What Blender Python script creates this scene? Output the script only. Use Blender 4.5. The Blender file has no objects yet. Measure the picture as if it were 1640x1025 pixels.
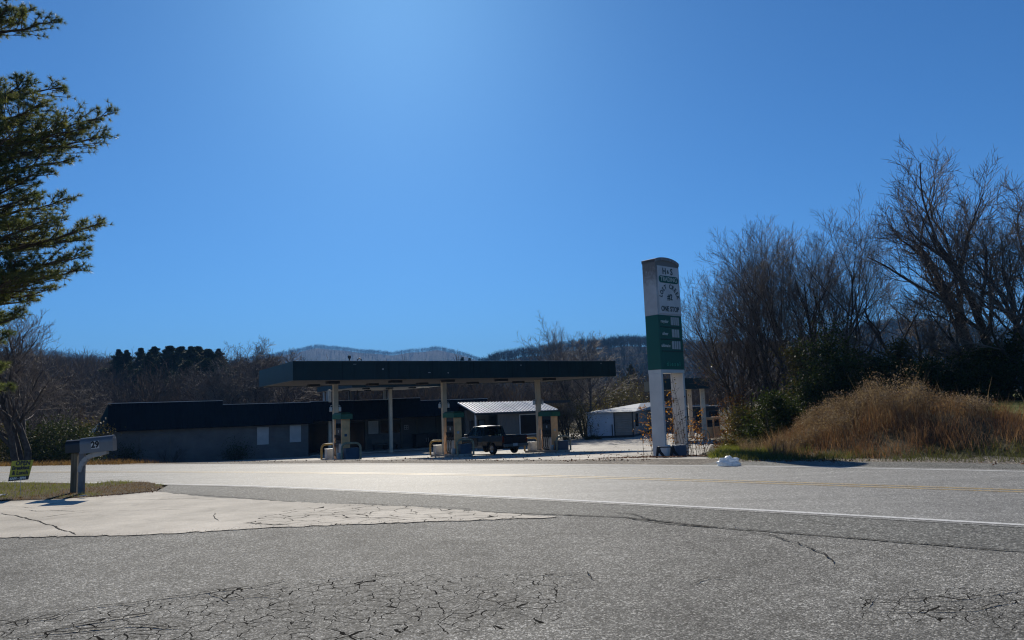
import bpy, bmesh, math, random
import numpy as np
from mathutils import Vector, Matrix
R = math.radians
random.seed(7); RNG = np.random.default_rng(7)
SC = bpy.context.scene
COL = SC.collection

# ------------------------------------------------------------------ camera
F = 1184.0; PITCH = R(6.62); ROLL = R(2.0); EYE = Vector((0, 0, 1.6))
_u = Vector((0, -math.sin(PITCH), math.cos(PITCH))); _r = Vector((1, 0, 0))
FWD = Vector((0, math.cos(PITCH), math.sin(PITCH)))
CR = _r*math.cos(ROLL) - _u*math.sin(ROLL)
CU = _u*math.cos(ROLL) + _r*math.sin(ROLL)
cam = bpy.data.cameras.new("camera"); cam.sensor_width = 36; cam.lens = F/1640*36
cam.clip_start = 0.1; cam.clip_end = 20000
co = bpy.data.objects.new("camera", cam); COL.objects.link(co)
mw = Matrix((CR, CU, -FWD)).transposed().to_4x4(); mw.translation = EYE
co.matrix_world = mw
SC.camera = co
# ------------------------------------------------------------------ sky, sun, exposure
SUN_AZ, SUN_EL = R(-9.0), R(32.5)        # azimuth from +Y, towards +X
w = bpy.data.worlds.new("World"); SC.world = w; w.use_nodes = True
nt = w.node_tree; nt.nodes.clear()
sky = nt.nodes.new('ShaderNodeTexSky'); sky.sky_type = 'NISHITA'; sky.sun_disc = False
sky.sun_elevation = SUN_EL; sky.sun_rotation = SUN_AZ
sky.altitude = 1500; sky.air_density = 1.0; sky.dust_density = 1.0; sky.ozone_density = 8.0
bg = nt.nodes.new('ShaderNodeBackground'); bg.inputs[1].default_value = 0.10
ow = nt.nodes.new('ShaderNodeOutputWorld')
tint = nt.nodes.new('ShaderNodeMix'); tint.data_type = 'RGBA'; tint.blend_type = 'MULTIPLY'; tint.inputs[0].default_value = 1
tint.inputs[7].default_value = (.34, .63, .78, 1)        # clear, dry, deep blue winter air
nt.links.new(sky.outputs[0], tint.inputs[6]); nt.links.new(tint.outputs[2], bg.inputs[0]); nt.links.new(bg.outputs[0], ow.inputs[0])
sl = bpy.data.lights.new("sun", 'SUN'); sl.energy = 5.0; sl.angle = R(0.5); sl.color = (1.0, 0.92, 0.79)
so = bpy.data.objects.new("sun", sl); COL.objects.link(so)
SD = Vector((math.sin(SUN_AZ)*math.cos(SUN_EL), math.cos(SUN_AZ)*math.cos(SUN_EL), math.sin(SUN_EL)))
so.rotation_euler = SD.to_track_quat('Z', 'Y').to_euler(); so.location = (0, 0, 50)
SC.view_settings.view_transform = 'Standard'; SC.view_settings.look = 'None'
SC.cycles.use_denoising = True; SC.cycles.denoising_prefilter = 'ACCURATE'; SC.cycles.denoising_input_passes = 'RGB_ALBEDO_NORMAL'; SC.cycles.filter_width = 1.2; SC.cycles.sample_clamp_indirect = 3.0
SC.view_settings.exposure = 0.32; SC.view_settings.gamma = 1.0

def ray(px, py):
    return CR*((px-820)/F) + CU*(-(py-512.5)/F) + FWD
def atY(px, py, Y):
    d = ray(px, py); return EYE + d*(Y/d.y)
def flat(px, py, z=0.0):
    d = ray(px, py); return EYE + d*((z-EYE.z)/d.z)
def XatY(px, Y, z):           # X of pixel column px at depth Y, height z
    a = atY(px, 600, Y); b = atY(px, 700, Y)
    t = (z-a.z)/(b.z-a.z); return a.x + (b.x-a.x)*t

# ------------------------------------------------------------------ terrain
def yl(x):                     # near white line of the road
    x = np.asarray(x, float)
    xc = np.clip(x, -20, 12)
    return 13.15 - 0.68*xc - 0.0073*xc*xc + (x-xc)*(-0.68-0.0146*xc)
def slope(x):
    return -0.68 - 0.0146*np.clip(x, -20, 12)
def sperp(x, y):
    k = slope(x); return (y-yl(x))/np.sqrt(1+k*k)
def sstep(t):
    t = np.clip(t, 0, 1); return t*t*(3-2*t)
def g(x, y):
    x = np.asarray(x, float); y = np.asarray(y, float)
    f = np.interp(y, [-50, 17, 21, 27, 34, 41, 48, 53, 60, 66, 9000], [0, 0, -.06, -.42, -.74, -1.05, -1.40, -1.63, -1.86, -1.92, -1.95])
    fr = np.interp(y, [-50, 17, 30, 60, 9000], [0, 0, -.20, -.8, -1.9])
    s = sperp(x, y)
    m = sstep((s-7.2)/6.0)
    z = fr*(1-m) + f*m
    z = z + .22*sstep((1-x)/8)*np.exp(-((y-28.5)/4.5)**2)*m
    left = 6.6 + (y-20)*0.30 + 0.4*np.sin(y*.7)
    b = sstep((s-8.6-0.35*np.sin(x*.9))/4.6)*sstep((x-left)/4.2)
    crest = 1.12 - .46*sstep((x-left-4.4)/2.6)*(1-sstep((s-13.0)/11.0))
    z = z*(1-b) + b*(crest + 0.05*np.sin(x*.6+y*.4))
    z = z - 0.5*sstep((-28-x)/14)*sstep((s-9)/6)
    return z
def gz(x, y): return float(g(x, y))

# ------------------------------------------------------------------ mesh helpers
def props(o, label=None, cat=None, group=None, kind=None):
    if label: o['label'] = label
    if cat: o['category'] = cat
    if group: o['group'] = group
    if kind: o['kind'] = kind
    return o
def mesh_np(name, V, Fc, mat=None, parent=None, smooth=False, mats=None, fmat=None):
    """V (n,3); Fc (m,k) faces of equal size k, or a list of such arrays"""
    V = np.asarray(V, np.float32)
    if not isinstance(Fc, list): Fc = [Fc]
    me = bpy.data.meshes.new(name)
    me.vertices.add(len(V)); me.vertices.foreach_set('co', V.ravel())
    nl = sum(f.size for f in Fc); nf = sum(len(f) for f in Fc)
    me.loops.add(nl); me.loops.foreach_set('vertex_index', np.concatenate([f.ravel() for f in Fc]).astype(np.int32))
    tot = np.concatenate([np.full(len(f), f.shape[1]) for f in Fc]); st = np.concatenate([[0], np.cumsum(tot)[:-1]])
    me.polygons.add(nf); me.polygons.foreach_set('loop_start', st.astype(np.int32)); me.polygons.foreach_set('loop_total', tot.astype(np.int32))
    if smooth: me.polygons.foreach_set('use_smooth', np.ones(nf, bool))
    for m in (mats or ([mat] if mat else [])): me.materials.append(m)
    if fmat is not None: me.polygons.foreach_set('material_index', np.asarray(fmat, np.int32))
    me.update(calc_edges=True); me.validate()
    o = bpy.data.objects.new(name, me); COL.objects.link(o)
    if parent: o.parent = parent
    return o
class MB:
    def __init__(s): s.v = []; s.f = []; s.sm = []
    def add(s, vs, fs, sm=False):
        b = len(s.v); s.v += [tuple(v) for v in vs]
        for f in fs: s.f.append([b+i for i in f]); s.sm.append(sm)
        return s
    def box(s, c, size, rz=0, rx=0, ry=0, bev=0.0):
        M = Matrix.Translation(c) @ Matrix.Rotation(rz, 4, 'Z') @ Matrix.Rotation(ry, 4, 'Y') @ Matrix.Rotation(rx, 4, 'X')
        x, y, z = size[0]/2, size[1]/2, size[2]/2
        if bev > 0:
            bm = bmesh.new(); bmesh.ops.create_cube(bm, size=1)
            for v in bm.verts: v.co = Vector((v.co.x*size[0], v.co.y*size[1], v.co.z*size[2]))
            bmesh.ops.bevel(bm, geom=list(bm.edges), offset=bev, segments=2, affect='EDGES', profile=.6)
            bm.verts.index_update()
            s.add([M @ v.co for v in bm.verts], [[v.index for v in f.verts] for f in bm.faces]); bm.free(); return s
        vs = [M @ Vector((a, b, c2)) for a in (-x, x) for b in (-y, y) for c2 in (-z, z)]
        return s.add(vs, [(0,1,3,2),(4,6,7,5),(0,4,5,1),(2,3,7,6),(0,2,6,4),(1,5,7,3)])
    def tube(s, pts, r, n=8, caps=True):
        pts = [Vector(p) for p in pts]; rs = r if isinstance(r, (list, tuple)) else [r]*len(pts)
        rings = []; up = None
        for i, p in enumerate(pts):
            t = (pts[min(i+1, len(pts)-1)] - pts[max(i-1, 0)]).normalized()
            if up is None: up = t.orthogonal().normalized()
            else: up = (up - t*up.dot(t)).normalized()
            b = t.cross(up)
            rings.append([p + (up*math.cos(2*math.pi*k/n) + b*math.sin(2*math.pi*k/n))*rs[i] for k in range(n)])
        vs = [v for rg in rings for v in rg]; fs = []
        for i in range(len(pts)-1):
            for k in range(n):
                fs.append((i*n+k, i*n+(k+1)%n, (i+1)*n+(k+1)%n, (i+1)*n+k))
        s.add(vs, fs, True)
        if caps: s.add(rings[0], [tuple(range(n))[::-1]]); s.add(rings[-1], [tuple(range(n))])
        return s
    def prism(s, poly, z0, z1):          # poly list of (x,y)
        n = len(poly)
        vs = [(x, y, z0) for x, y in poly] + [(x, y, z1) for x, y in poly]
        return s.add(vs, [tuple(range(n))[::-1], tuple(range(n, 2*n))] + [(i, (i+1) % n, n+(i+1) % n, n+i) for i in range(n)])
    def extr(s, poly, M, th):            # poly in local xz-plane of matrix M (x,0,z) extruded along local y by th
        n = len(poly)
        vs = [M @ Vector((x, 0, z)) for x, z in poly] + [M @ Vector((x, th, z)) for x, z in poly]
        return s.add(vs, [tuple(range(n)), tuple(range(n, 2*n))[::-1]] + [(i, n+i, n+(i+1) % n, (i+1) % n) for i in range(n)])
    def lathe(s, prof, M=Matrix(), n=16):     # prof (r,z)
        vs = [M @ Vector((r*math.cos(2*math.pi*k/n), r*math.sin(2*math.pi*k/n), z)) for r, z in prof for k in range(n)]
        fs = [(i*n+k, i*n+(k+1) % n, (i+1)*n+(k+1) % n, (i+1)*n+k) for i in range(len(prof)-1) for k in range(n)]
        return s.add(vs, fs, True)
    def quad(s, a, b, c, d): return s.add([a, b, c, d], [(0, 1, 2, 3)])
    def build(s, name, mat, parent=None):
        me = bpy.data.meshes.new(name); me.from_pydata([tuple(v) for v in s.v], [], s.f)
        me.polygons.foreach_set('use_smooth', s.sm); me.materials.append(mat); 
        bm = bmesh.new(); bm.from_mesh(me); bmesh.ops.recalc_face_normals(bm, faces=bm.faces); bm.to_mesh(me); bm.free()
        o = bpy.data.objects.new(name, me); COL.objects.link(o)
        if parent: o.parent = parent
        return o
def empty(name, loc, label, cat, group=None, rz=0):
    o = bpy.data.objects.new(name, None); COL.objects.link(o); o.location = loc; o.rotation_euler = (0, 0, rz)
    o.empty_display_size = .2
    return props(o, label, cat, group)
def copy_tree(o, parent=None):
    c = o.copy(); COL.objects.link(c); c.parent = parent
    for ch in [q for q in ALLCH(o)]: copy_tree(ch, c)
    return c
def ALLCH(o): return [q for q in COL.objects if q.parent is o]

def tubes_np(segs, k=4):
    """segs (n,8): p0 p1 r0 r1 -> V,F"""
    S = np.asarray(segs, float); n = len(S)
    p0, p1, r0, r1 = S[:, 0:3], S[:, 3:6], S[:, 6], S[:, 7]
    t = p1-p0; t /= np.linalg.norm(t, axis=1)[:, None]+1e-9
    ref = np.where(np.abs(t[:, 2:3]) > .9, np.array([[1., 0, 0]]), np.array([[0, 0, 1.]]))
    a = np.cross(t, ref); a /= np.linalg.norm(a, axis=1)[:, None]+1e-9; b = np.cross(t, a)
    V = np.zeros((n, 2, k, 3))
    for i in range(k):
        d = a*math.cos(2*math.pi*i/k) + b*math.sin(2*math.pi*i/k)
        V[:, 0, i] = p0 + d*r0[:, None]; V[:, 1, i] = p1 + d*r1[:, None]
    base = (np.arange(n)*2*k)[:, None]
    Fq = np.concatenate([base + np.array([[i, (i+1) % k, k+(i+1) % k, k+i]]) for i in range(k)])
    return V.reshape(-1, 3), Fq.astype(np.int32)
def blades_np(base, h, lean, wd, rng=RNG, bend=.35):
    """grass blades: 2 stacked tapering quads->(quad+tri) per blade"""
    n = len(base); az = rng.uniform(0, 2*math.pi, n); la = rng.uniform(0, 2*math.pi, n)
    sx = np.stack([np.cos(az), np.sin(az), np.zeros(n)], 1)*wd[:, None]/2
    L = np.stack([np.cos(la), np.sin(la), np.zeros(n)], 1)*(lean*h)[:, None]
    up = np.array([[0, 0, 1.]])*h[:, None]
    m = base + up*.55 + L*bend; t = base + up + L
    V = np.stack([base-sx, base+sx, m-sx*.7, m+sx*.7, t], 1).reshape(-1, 3)
    b = (np.arange(n)*5)[:, None]
    return V, [(b+np.array([[0, 1, 3, 2]])).astype(np.int32), (b+np.array([[2, 3, 4]])).astype(np.int32)]
def leaves_np(P, size, rng=RNG, flatness=1.0):
    n = len(P); a = rng.normal(size=(n, 3)); a[:, 2] *= flatness; a /= np.linalg.norm(a, axis=1)[:, None]
    b = rng.normal(size=(n, 3)); b[:, 2] *= flatness; b -= a*(a*b).sum(1)[:, None]; b /= np.linalg.norm(b, axis=1)[:, None]
    s = (size*rng.uniform(.6, 1.3, n))[:, None]
    V = np.stack([P-a*s*.5, P+b*s*.28, P+a*s*.5, P-b*s*.28], 1).reshape(-1, 3)
    return V, (np.arange(n*4).reshape(n, 4)).astype(np.int32)

# ------------------------------------------------------------------ materials
class NT:
    def __init__(s, name):
        s.m = bpy.data.materials.new(name); s.m.use_nodes = True; s.t = s.m.node_tree; s.t.nodes.clear()
        s.out = s.n('ShaderNodeOutputMaterial'); s.geo = s.n('ShaderNodeNewGeometry')
    def n(s, t, **k):
        x = s.t.nodes.new(t)
        for a, b in k.items(): setattr(x, a, b)
        return x
    def l(s, a, b): s.t.links.new(a, b)
    def noise(s, scale, detail=4, rough=.55, vec=None, dist=0):
        x = s.n('ShaderNodeTexNoise'); x.inputs['Scale'].default_value = scale; x.inputs['Detail'].default_value = detail
        x.inputs['Roughness'].default_value = rough; x.inputs['Distortion'].default_value = dist
        s.l(vec if vec is not None else s.geo.outputs['Position'], x.inputs['Vector']); return x.outputs[0]
    def ramp(s, fac, stops):
        x = s.n('ShaderNodeValToRGB'); e = x.color_ramp.elements
        while len(e) < len(stops): e.new(.5)
        for i, (p, c) in enumerate(stops):
            e[i].position = p; e[i].color = (c, c, c, 1) if isinstance(c, (int, float)) else (*c, 1)
        s.l(fac, x.inputs[0]); return x.outputs[0]
    def mix(s, fac, a, b, mode='MIX'):
        x = s.n('ShaderNodeMix', data_type='RGBA', blend_type=mode)
        for sock, v in ((x.inputs[0], fac), (x.inputs[6], a), (x.inputs[7], b)):
            if isinstance(v, (int, float)): sock.default_value = v if sock == x.inputs[0] else (v, v, v, 1)
            elif isinstance(v, tuple): sock.default_value = (*v, 1)
            else: s.l(v, sock)
        return x.outputs[2]
    def math(s, op, a, b=0.0, c=None):
        x = s.n('ShaderNodeMath', operation=op)
        for i, v in enumerate((a, b) if c is None else (a, b, c)):
            if isinstance(v, (int, float)): x.inputs[i].default_value = v
            else: s.l(v, x.inputs[i])
        return x.outputs[0]
    def bump(s, h, strength=.3, dist=.01):
        x = s.n('ShaderNodeBump'); x.inputs['Strength'].default_value = strength; x.inputs['Distance'].default_value = dist
        s.l(h, x.inputs['Height']); return x.outputs[0]
    def bsdf(s, col, rough=.7, spec=.5, metal=0, normal=None, **k):
        x = s.n('ShaderNodeBsdfPrincipled')
        for nm, v in (('Base Color', col), ('Roughness', rough), ('Specular IOR Level', spec), ('Metallic', metal)):
            if isinstance(v, (int, float)) and nm != 'Base Color': x.inputs[nm].default_value = v
            elif isinstance(v, tuple): x.inputs[nm].default_value = (*v, 1)
            else: s.l(v, x.inputs[nm])
        if normal: s.l(normal, x.inputs['Normal'])
        for a, v in k.items(): x.inputs[a.replace('_', ' ')].default_value = v
        return x.outputs[0]
    def done(s, sh): s.l(sh, s.out.inputs[0]); return s.m
def simple(name, c, rough=.6, var=.25, scale=3.0, bump=.15, spec=.5, metal=0, bscale=60, **k):
    t = NT(name); f = t.noise(scale, 6)
    f = t.ramp(f, [(.25, 1-var), (.75, 1+var)] if var <= 1 else [(.3, 0.), (.7, 1.)])
    col = t.mix(1.0, c, f, 'MULTIPLY')
    nrm = t.bump(t.noise(bscale, 3), bump, .005) if bump else None
    return t.done(t.bsdf(col, rough, spec, metal, nrm, **k))
def foliage(name, cols, scale=1.5, transl=.35, rough=.6, vor=None):
    """colour varies from leaf to leaf and clump to clump"""
    t = NT(name); f = t.noise(scale, 2, .5)
    wn = t.n('ShaderNodeTexWhiteNoise', noise_dimensions='3D')
    vm = t.n('ShaderNodeVectorMath', operation='SNAP'); t.l(t.geo.outputs['Position'], vm.inputs[0]); vm.inputs[1].default_value = (vor or .15,)*3
    t.l(vm.outputs[0], wn.inputs[0])
    f2 = t.math('MULTIPLY_ADD', wn.outputs[0], .45, t.math('MULTIPLY', t.math('SUBTRACT', f, .22), 1.0))
    n = len(cols); c = t.ramp(f2, [(i/(n-1)*.85+.07, cc) for i, cc in enumerate(cols)])
    d = t.bsdf(c, rough, .18)
    if transl:
        tr = t.n('ShaderNodeBsdfTranslucent'); t.l(t.mix(1.0, c, (1.3, 1.25, .8), 'MULTIPLY'), tr.inputs[0])
        mx = t.n('ShaderNodeMixShader'); mx.inputs[0].default_value = transl; t.l(d, mx.inputs[1]); t.l(tr.outputs[0], mx.inputs[2]); d = mx.outputs[0]
    return t.done(d)

def cellmask(t, centers):
    """soft elliptical masks (x,y,rx,ry,rot) in world XY -> max"""
    res = None
    nz = t.noise(1.1, 3)
    for (x, y, rx, ry, rot) in centers:
        mp = t.n('ShaderNodeMapping', vector_type='TEXTURE'); mp.inputs['Location'].default_value = (x, y, 0)
        mp.inputs['Rotation'].default_value = (0, 0, rot); mp.inputs['Scale'].default_value = (rx, ry, 1e6)
        t.l(t.geo.outputs['Position'], mp.inputs['Vector'])
        ln = t.n('ShaderNodeVectorMath', operation='LENGTH'); t.l(mp.outputs[0], ln.inputs[0])
        v = t.math('SUBTRACT', 1.25, ln.outputs['Value']); v = t.math('ADD', v, t.math('MULTIPLY', t.math('SUBTRACT', nz, .5), 1.0))
        res = v if res is None else t.math('MAXIMUM', res, v)
    return t.math('MULTIPLY', res, 4.0)
def crackfield(t, scale, width, stretch=(1, 1, 1), rot=0.0):
    ns = t.n('ShaderNodeTexNoise'); ns.inputs['Scale'].default_value = 5.0; ns.inputs['Detail'].default_value = 4
    t.l(t.geo.outputs['Position'], ns.inputs['Vector'])
    sub = t.n('ShaderNodeVectorMath', operation='SUBTRACT'); t.l(ns.outputs['Color'], sub.inputs[0]); sub.inputs[1].default_value = (.5, .5, .5)
    sc = t.n('ShaderNodeVectorMath', operation='MULTIPLY_ADD'); t.l(sub.outputs[0], sc.inputs[0]); sc.inputs[1].default_value = (.13, .13, 0)
    t.l(t.geo.outputs['Position'], sc.inputs[2])
    mp = t.n('ShaderNodeMapping'); mp.inputs['Scale'].default_value = stretch; mp.inputs['Rotation'].default_value = (0, 0, rot); t.l(sc.outputs[0], mp.inputs[0])
    v = t.n('ShaderNodeTexVoronoi', feature='DISTANCE_TO_EDGE'); v.inputs['Scale'].default_value = scale; t.l(mp.outputs[0], v.inputs['Vector'])
    wv = t.ramp(t.noise(2.5, 3), [(.35, .3), (.7, 1.15)])
    x = t.math('DIVIDE', v.outputs['Distance'], t.math('MULTIPLY', wv, width))
    return t.math('SUBTRACT', 1.0, x)      # >0 inside crack
def pavement(name, c_lo, c_hi, agg=140, rough=.62, masks=None, mscale=3.4, mwidth=.035, stretch=(1, 1.0, 1), stain=.15, bumpd=.004, spark=1.0, spec=.5, bstr=.55, streak=None):
    t = NT(name)
    big = t.noise(.35, 5, .6); mid = t.noise(4, 5, .6)
    a1 = t.n('ShaderNodeTexVoronoi', feature='F1'); a1.inputs['Scale'].default_value = agg; t.l(t.geo.outputs['Position'], a1.inputs['Vector'])
    sep = t.n('ShaderNodeSeparateColor'); t.l(a1.outputs['Color'], sep.inputs[0])
    a2 = t.n('ShaderNodeTexVoronoi', feature='F1'); a2.inputs['Scale'].default_value = agg*.55; t.l(t.geo.outputs['Position'], a2.inputs['Vector'])
    sep2 = t.n('ShaderNodeSeparateColor'); t.l(a2.outputs['Color'], sep2.inputs[0])
    fine = t.ramp(sep.outputs[0], [(0, .0), (.2, .35), (.5, .5), (.8, .72), (.96, 1.2)])
    coarse = t.ramp(sep2.outputs[1], [(0, .1), (.2, .38), (.6, .5), (.85, .65), (.97, 1.05)])
    f = t.math('ADD', t.math('MULTIPLY', fine, .55*spark), t.math('MULTIPLY', coarse, .45*spark))
    f = t.math('ADD', t.math('MULTIPLY', t.math('SUBTRACT', f, .5*spark), 1.0), t.math('ADD', t.math('MULTIPLY', mid, .24), .38))
    col = t.ramp(f, [(.15, tuple(a*.5 for a in c_lo)), (.38, c_lo), (.56, tuple((a+b)/2 for a, b in zip(c_lo, c_hi))), (.72, c_hi), (.95, tuple(min(.9, b*2.2) for b in c_hi))])
    st = t.ramp(big, [(.3, 1-stain), (.7, 1+stain)])
    col = t.mix(1.0, col, st, 'MULTIPLY')
    if stain >= .3:
        blot = t.ramp(t.noise(1.3, 7, .68, dist=.6), [(.36, .80), (.5, .97), (.62, 1.03)]); col = t.mix(1.0, col, blot, 'MULTIPLY')
    if streak:
        mp = t.n('ShaderNodeMapping'); mp.inputs['Rotation'].default_value = (0, 0, streak); mp.inputs['Scale'].default_value = (.06, 1.1, 1)
        t.l(t.geo.outputs['Position'], mp.inputs[0]); col = t.mix(1.0, col, t.ramp(t.noise(1.6, 4, .6, mp.outputs[0]), [(.3, .82), (.7, 1.14)]), 'MULTIPLY')
    h = t.math('ADD', t.math('MULTIPLY', a1.outputs['Distance'], -1.0), t.math('MULTIPLY', mid, .4))
    if masks:
        cr = t.math('MULTIPLY', crackfield(t, mscale, mwidth, stretch, R(-12)), 1.0)
        m = t.math('MINIMUM', cellmask(t, masks), 1.0)
        c = t.ramp(t.math('MINIMUM', t.math('MULTIPLY', cr, 2.5), m), [(.02, 0.), (.22, 1.)])
        col = t.mix(c, col, (.022, .021, .019)); h = t.math('SUBTRACT', h, t.math('MULTIPLY', c, 3.0))
        spec = t.math('MULTIPLY', t.math('SUBTRACT', 1.0, c), spec)
    return t.done(t.bsdf(col, rough, spec, 0, t.bump(h, bstr, bumpd)))

# ------------------------------------------------------------------ ground and pavements
def grid_ground():
    xs = np.concatenate([-np.geomspace(4400, 75, 16), np.arange(-70, 70.1, 1.0), np.geomspace(75, 4400, 16)])
    ys = np.concatenate([-np.geomspace(1500, 20, 10), np.arange(-15, 110.1, 1.0), np.geomspace(116, 4900, 20)])
    X, Y = np.meshgrid(xs, ys); Z = g(X, Y)
    Z = Z - .03
    V = np.stack([X, Y, Z], -1).reshape(-1, 3); nx, ny = len(xs), len(ys)
    i = (np.arange(ny-1)[:, None]*nx + np.arange(nx-1)[None]).ravel()
    return V, np.stack([i, i+1, i+nx+1, i+nx], 1).astype(np.int32)
t = NT('ground_soil'); n1 = t.noise(.5, 6); n2 = t.noise(9, 6)
col = t.ramp(t.math('ADD', t.math('MULTIPLY', n1, .6), t.math('MULTIPLY', n2, .4)), [(.3, (.03, .03, .012)), (.5, (.05, .042, .02)), (.7, (.065, .045, .027))])
M_SOIL = t.done(t.bsdf(col, .95, .15, 0, t.bump(n2, .6, .05)))
V, Fc = grid_ground(); ground = props(mesh_np('ground', V, Fc, M_SOIL, smooth=True), kind='structure')

def jitter_poly(P, step=.4, amp=.04, seed=1):
    rg = random.Random(seed); out = []
    n = len(P)
    for i in range(n):
        a, b = Vector(P[i][:2]), Vector(P[(i+1) % n][:2]); L = (b-a).length; k = max(1, min(60, int(L/step)))
        nr = Vector((-(b-a).y, (b-a).x)).normalized()
        for j in range(k): out.append(a.lerp(b, j/k) + nr*(rg.uniform(-amp, amp) if j else 0))
    return out
def sheet(name, P, mat, off, step=1.0, jit=None, zf=None):
    if jit: P = jitter_poly(P, *jit)
    bm = bmesh.new(); vs = [bm.verts.new((p[0], p[1], 0)) for p in P]
    es = [bm.edges.new((vs[i], vs[(i+1) % len(vs)])) for i in range(len(vs))]
    bmesh.ops.triangle_fill(bm, use_beauty=True, use_dissolve=False, edges=es)
    x0, x1 = min(p[0] for p in P), max(p[0] for p in P); y0, y1 = min(p[1] for p in P), max(p[1] for p in P)
    for ax, a, b in ((0, x0, x1), (1, y0, y1)):
        v = math.ceil(a/step)*step
        while v < b:
            pl = (v, 0, 0) if ax == 0 else (0, v, 0); no = (1, 0, 0) if ax == 0 else (0, 1, 0)
            bmesh.ops.bisect_plane(bm, geom=bm.verts[:]+bm.edges[:]+bm.faces[:], plane_co=pl, plane_no=no); v += step
    for v in bm.verts: v.co.z = (zf or gz)(v.co.x, v.co.y) + off
    bmesh.ops.recalc_face_normals(bm, faces=bm.faces)
    for f in bm.faces:
        if f.normal.z < 0: f.normal_flip()
        f.smooth = True
    me = bpy.data.meshes.new(name); bm.to_mesh(me); bm.free(); me.materials.append(mat)
    o = bpy.data.objects.new(name, me); COL.objects.link(o)
    return o
def F2(px, py): v = flat(px, py); return (v.x, v.y)
def nline(x, s):     # point at perpendicular offset s from the near line, foot at x
    k = float(slope(x)); y = float(yl(x)); q = math.sqrt(1+k*k); return (x - k*s/q, y + s/q)

apt = [F2(*p) for p in ((60, 1000), (230, 975), (330, 985), (420, 1010), (200, 1030), (480, 965), (620, 950), (700, 960), (800, 950))]
lotmasks = []
for px, py, rx, ry in ((60, 1012, 1.0, .4), (150, 1004, 1.1, .45), (260, 990, 1.1, .5), (350, 980, 1.0, .55), (300, 1018, 1.0, .4), (480, 962, 1.0, .6), (560, 985, .9, .5), (620, 945, .9, .5), (760, 950, .8, .6), (700, 985, .8, .4), (1600, 970, .9, .45), (430, 1010, .9, .5)):
    c = F2(px, py); lotmasks.append((c[0], c[1], rx, ry, 0))
M_LOT = pavement('old_asphalt', (.094, .092, .082), (.25, .244, .222), 88, .85, lotmasks, 6.3, .029, stain=.3, bumpd=.006, spec=.16, bstr=.8, spark=1.0)
M_ROAD = pavement('road_asphalt', (.14, .138, .128), (.24, .238, .22), 80, .72, None, stain=.10, bumpd=.004, spec=.32, bstr=.5, streak=R(32))
M_SHLD = pavement('shoulder_asphalt', (.075, .075, .068), (.17, .17, .155), 60, .8, None, stain=.16, bumpd=.006, spec=.16, bstr=.7)
cm = []
for px, py, rx, ry in ((600, 822, 1.6, 1.0), (760, 826, 1.6, .8), (860, 826, 1.0, .6), (520, 826, .8, .7)):
    c = F2(px, py); cm.append((c[0], c[1], rx, ry, 0))
M_CONC = pavement('driveway_concrete', (.39, .355, .30), (.50, .46, .39), 100, .85, cm, 2.6, .026, (1, 1.6, 1), stain=.3, bumpd=.0015, spark=.5, spec=.25, bstr=.3)
M_FORE = pavement('forecourt_concrete', (.27, .25, .215), (.45, .415, .36), 50, .8, [(-2, 38, 30, 16, 0), (8, 60, 20, 14, 0)], .32, .012, stain=.3, bumpd=.002, spark=.6, spec=.35, bstr=.3)

# parking lot in the foreground (also carries the seam along the shoulder)
seam = [(250, 788), (380, 797), (500, 806), (650, 812), (820, 822), (1000, 829), (1160, 847), (1270, 855), (1450, 870), (1640, 885)]
sm = [F2(*p) for p in seam]
def ext(a, b, L): d = Vector(b)-Vector(a); return tuple(Vector(b)+d.normalized()*L)
smR = ext(sm[-2], sm[-1], 9)
gb = [F2(0, 803), F2(140, 797), F2(250, 788)]
lot = [(-40, -14), (30, -14), (smR[0]+20, smR[1]-14), smR] + sm[::-1] + gb[:-1][::-1] + [(-22, 14.6), (-40, 15)]
props(sheet('parking_lot', lot, M_LOT, 0.0, 4.0), kind='structure')
sh = sm + [smR] + [nline(x, -.0) for x in (16, 12, 9, 6, 3, 0, -3, -6, -8.5)]
props(sheet('road_shoulder', sh, M_SHLD, .004, 4.0, (.5, .015, 3)), kind='structure')
# road strip
def strip(name, xs, s0, s1, mat, off, ns=2, wob=0, seed=0):
    rg = random.Random(seed); V = []; 
    for i, x in enumerate(xs):
        for j in range(ns+1):
            s = s0 + (s1-s0)*j/ns + (rg.uniform(-wob, wob) if j in (0, ns) else 0)
            p = nline(x, s); V.append((p[0], p[1], gz(*p)+off))
    Fc = [(i*(ns+1)+j, (i+1)*(ns+1)+j, (i+1)*(ns+1)+j+1, i*(ns+1)+j+1) for i in range(len(xs)-1) for j in range(ns)]
    return mesh_np(name, V, np.array(Fc, np.int32)[:, ::-1], mat, smooth=True)
rx = np.concatenate([np.arange(-120, -30, 3.0), np.arange(-30, 22, .5), np.arange(22, 90, 3.0)])
props(strip('road', rx, -.18, 7.15, M_ROAD, .008, 12), kind='structure')
t = NT('worn_white_paint'); nn = t.ramp(t.noise(28, 5, .7), [(.36, 0.), (.48, 1.)])
M_WHITE = t.done(t.bsdf(t.mix(nn, (.25, .25, .24), (.55, .55, .53)), .8, .3))
t = NT('worn_yellow_paint'); nn = t.ramp(t.noise(22, 5, .7), [(.42, 0.), (.56, 1.)])
M_YEL = t.done(t.bsdf(t.mix(nn, (.24, .22, .18), (.46, .30, .07)), .6, .4))
fx = np.concatenate([np.arange(-120, -30, 3.0), np.arange(-30, 22, .25), np.arange(22, 90, 3.0)])
props(strip('edge_line', fx, -.06, .07, M_WHITE, .012, 1, .006, 1), kind='structure')
props(strip('edge_line', fx, 6.72, 6.83, M_WHITE, .012, 1, .006, 2), kind='structure')
props(strip('centre_line', fx, 3.28, 3.38, M_YEL, .012, 1, .005, 3), kind='structure')
props(strip('centre_line', fx, 3.56, 3.66, M_YEL, .012, 1, .005, 4), kind='structure')
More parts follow.
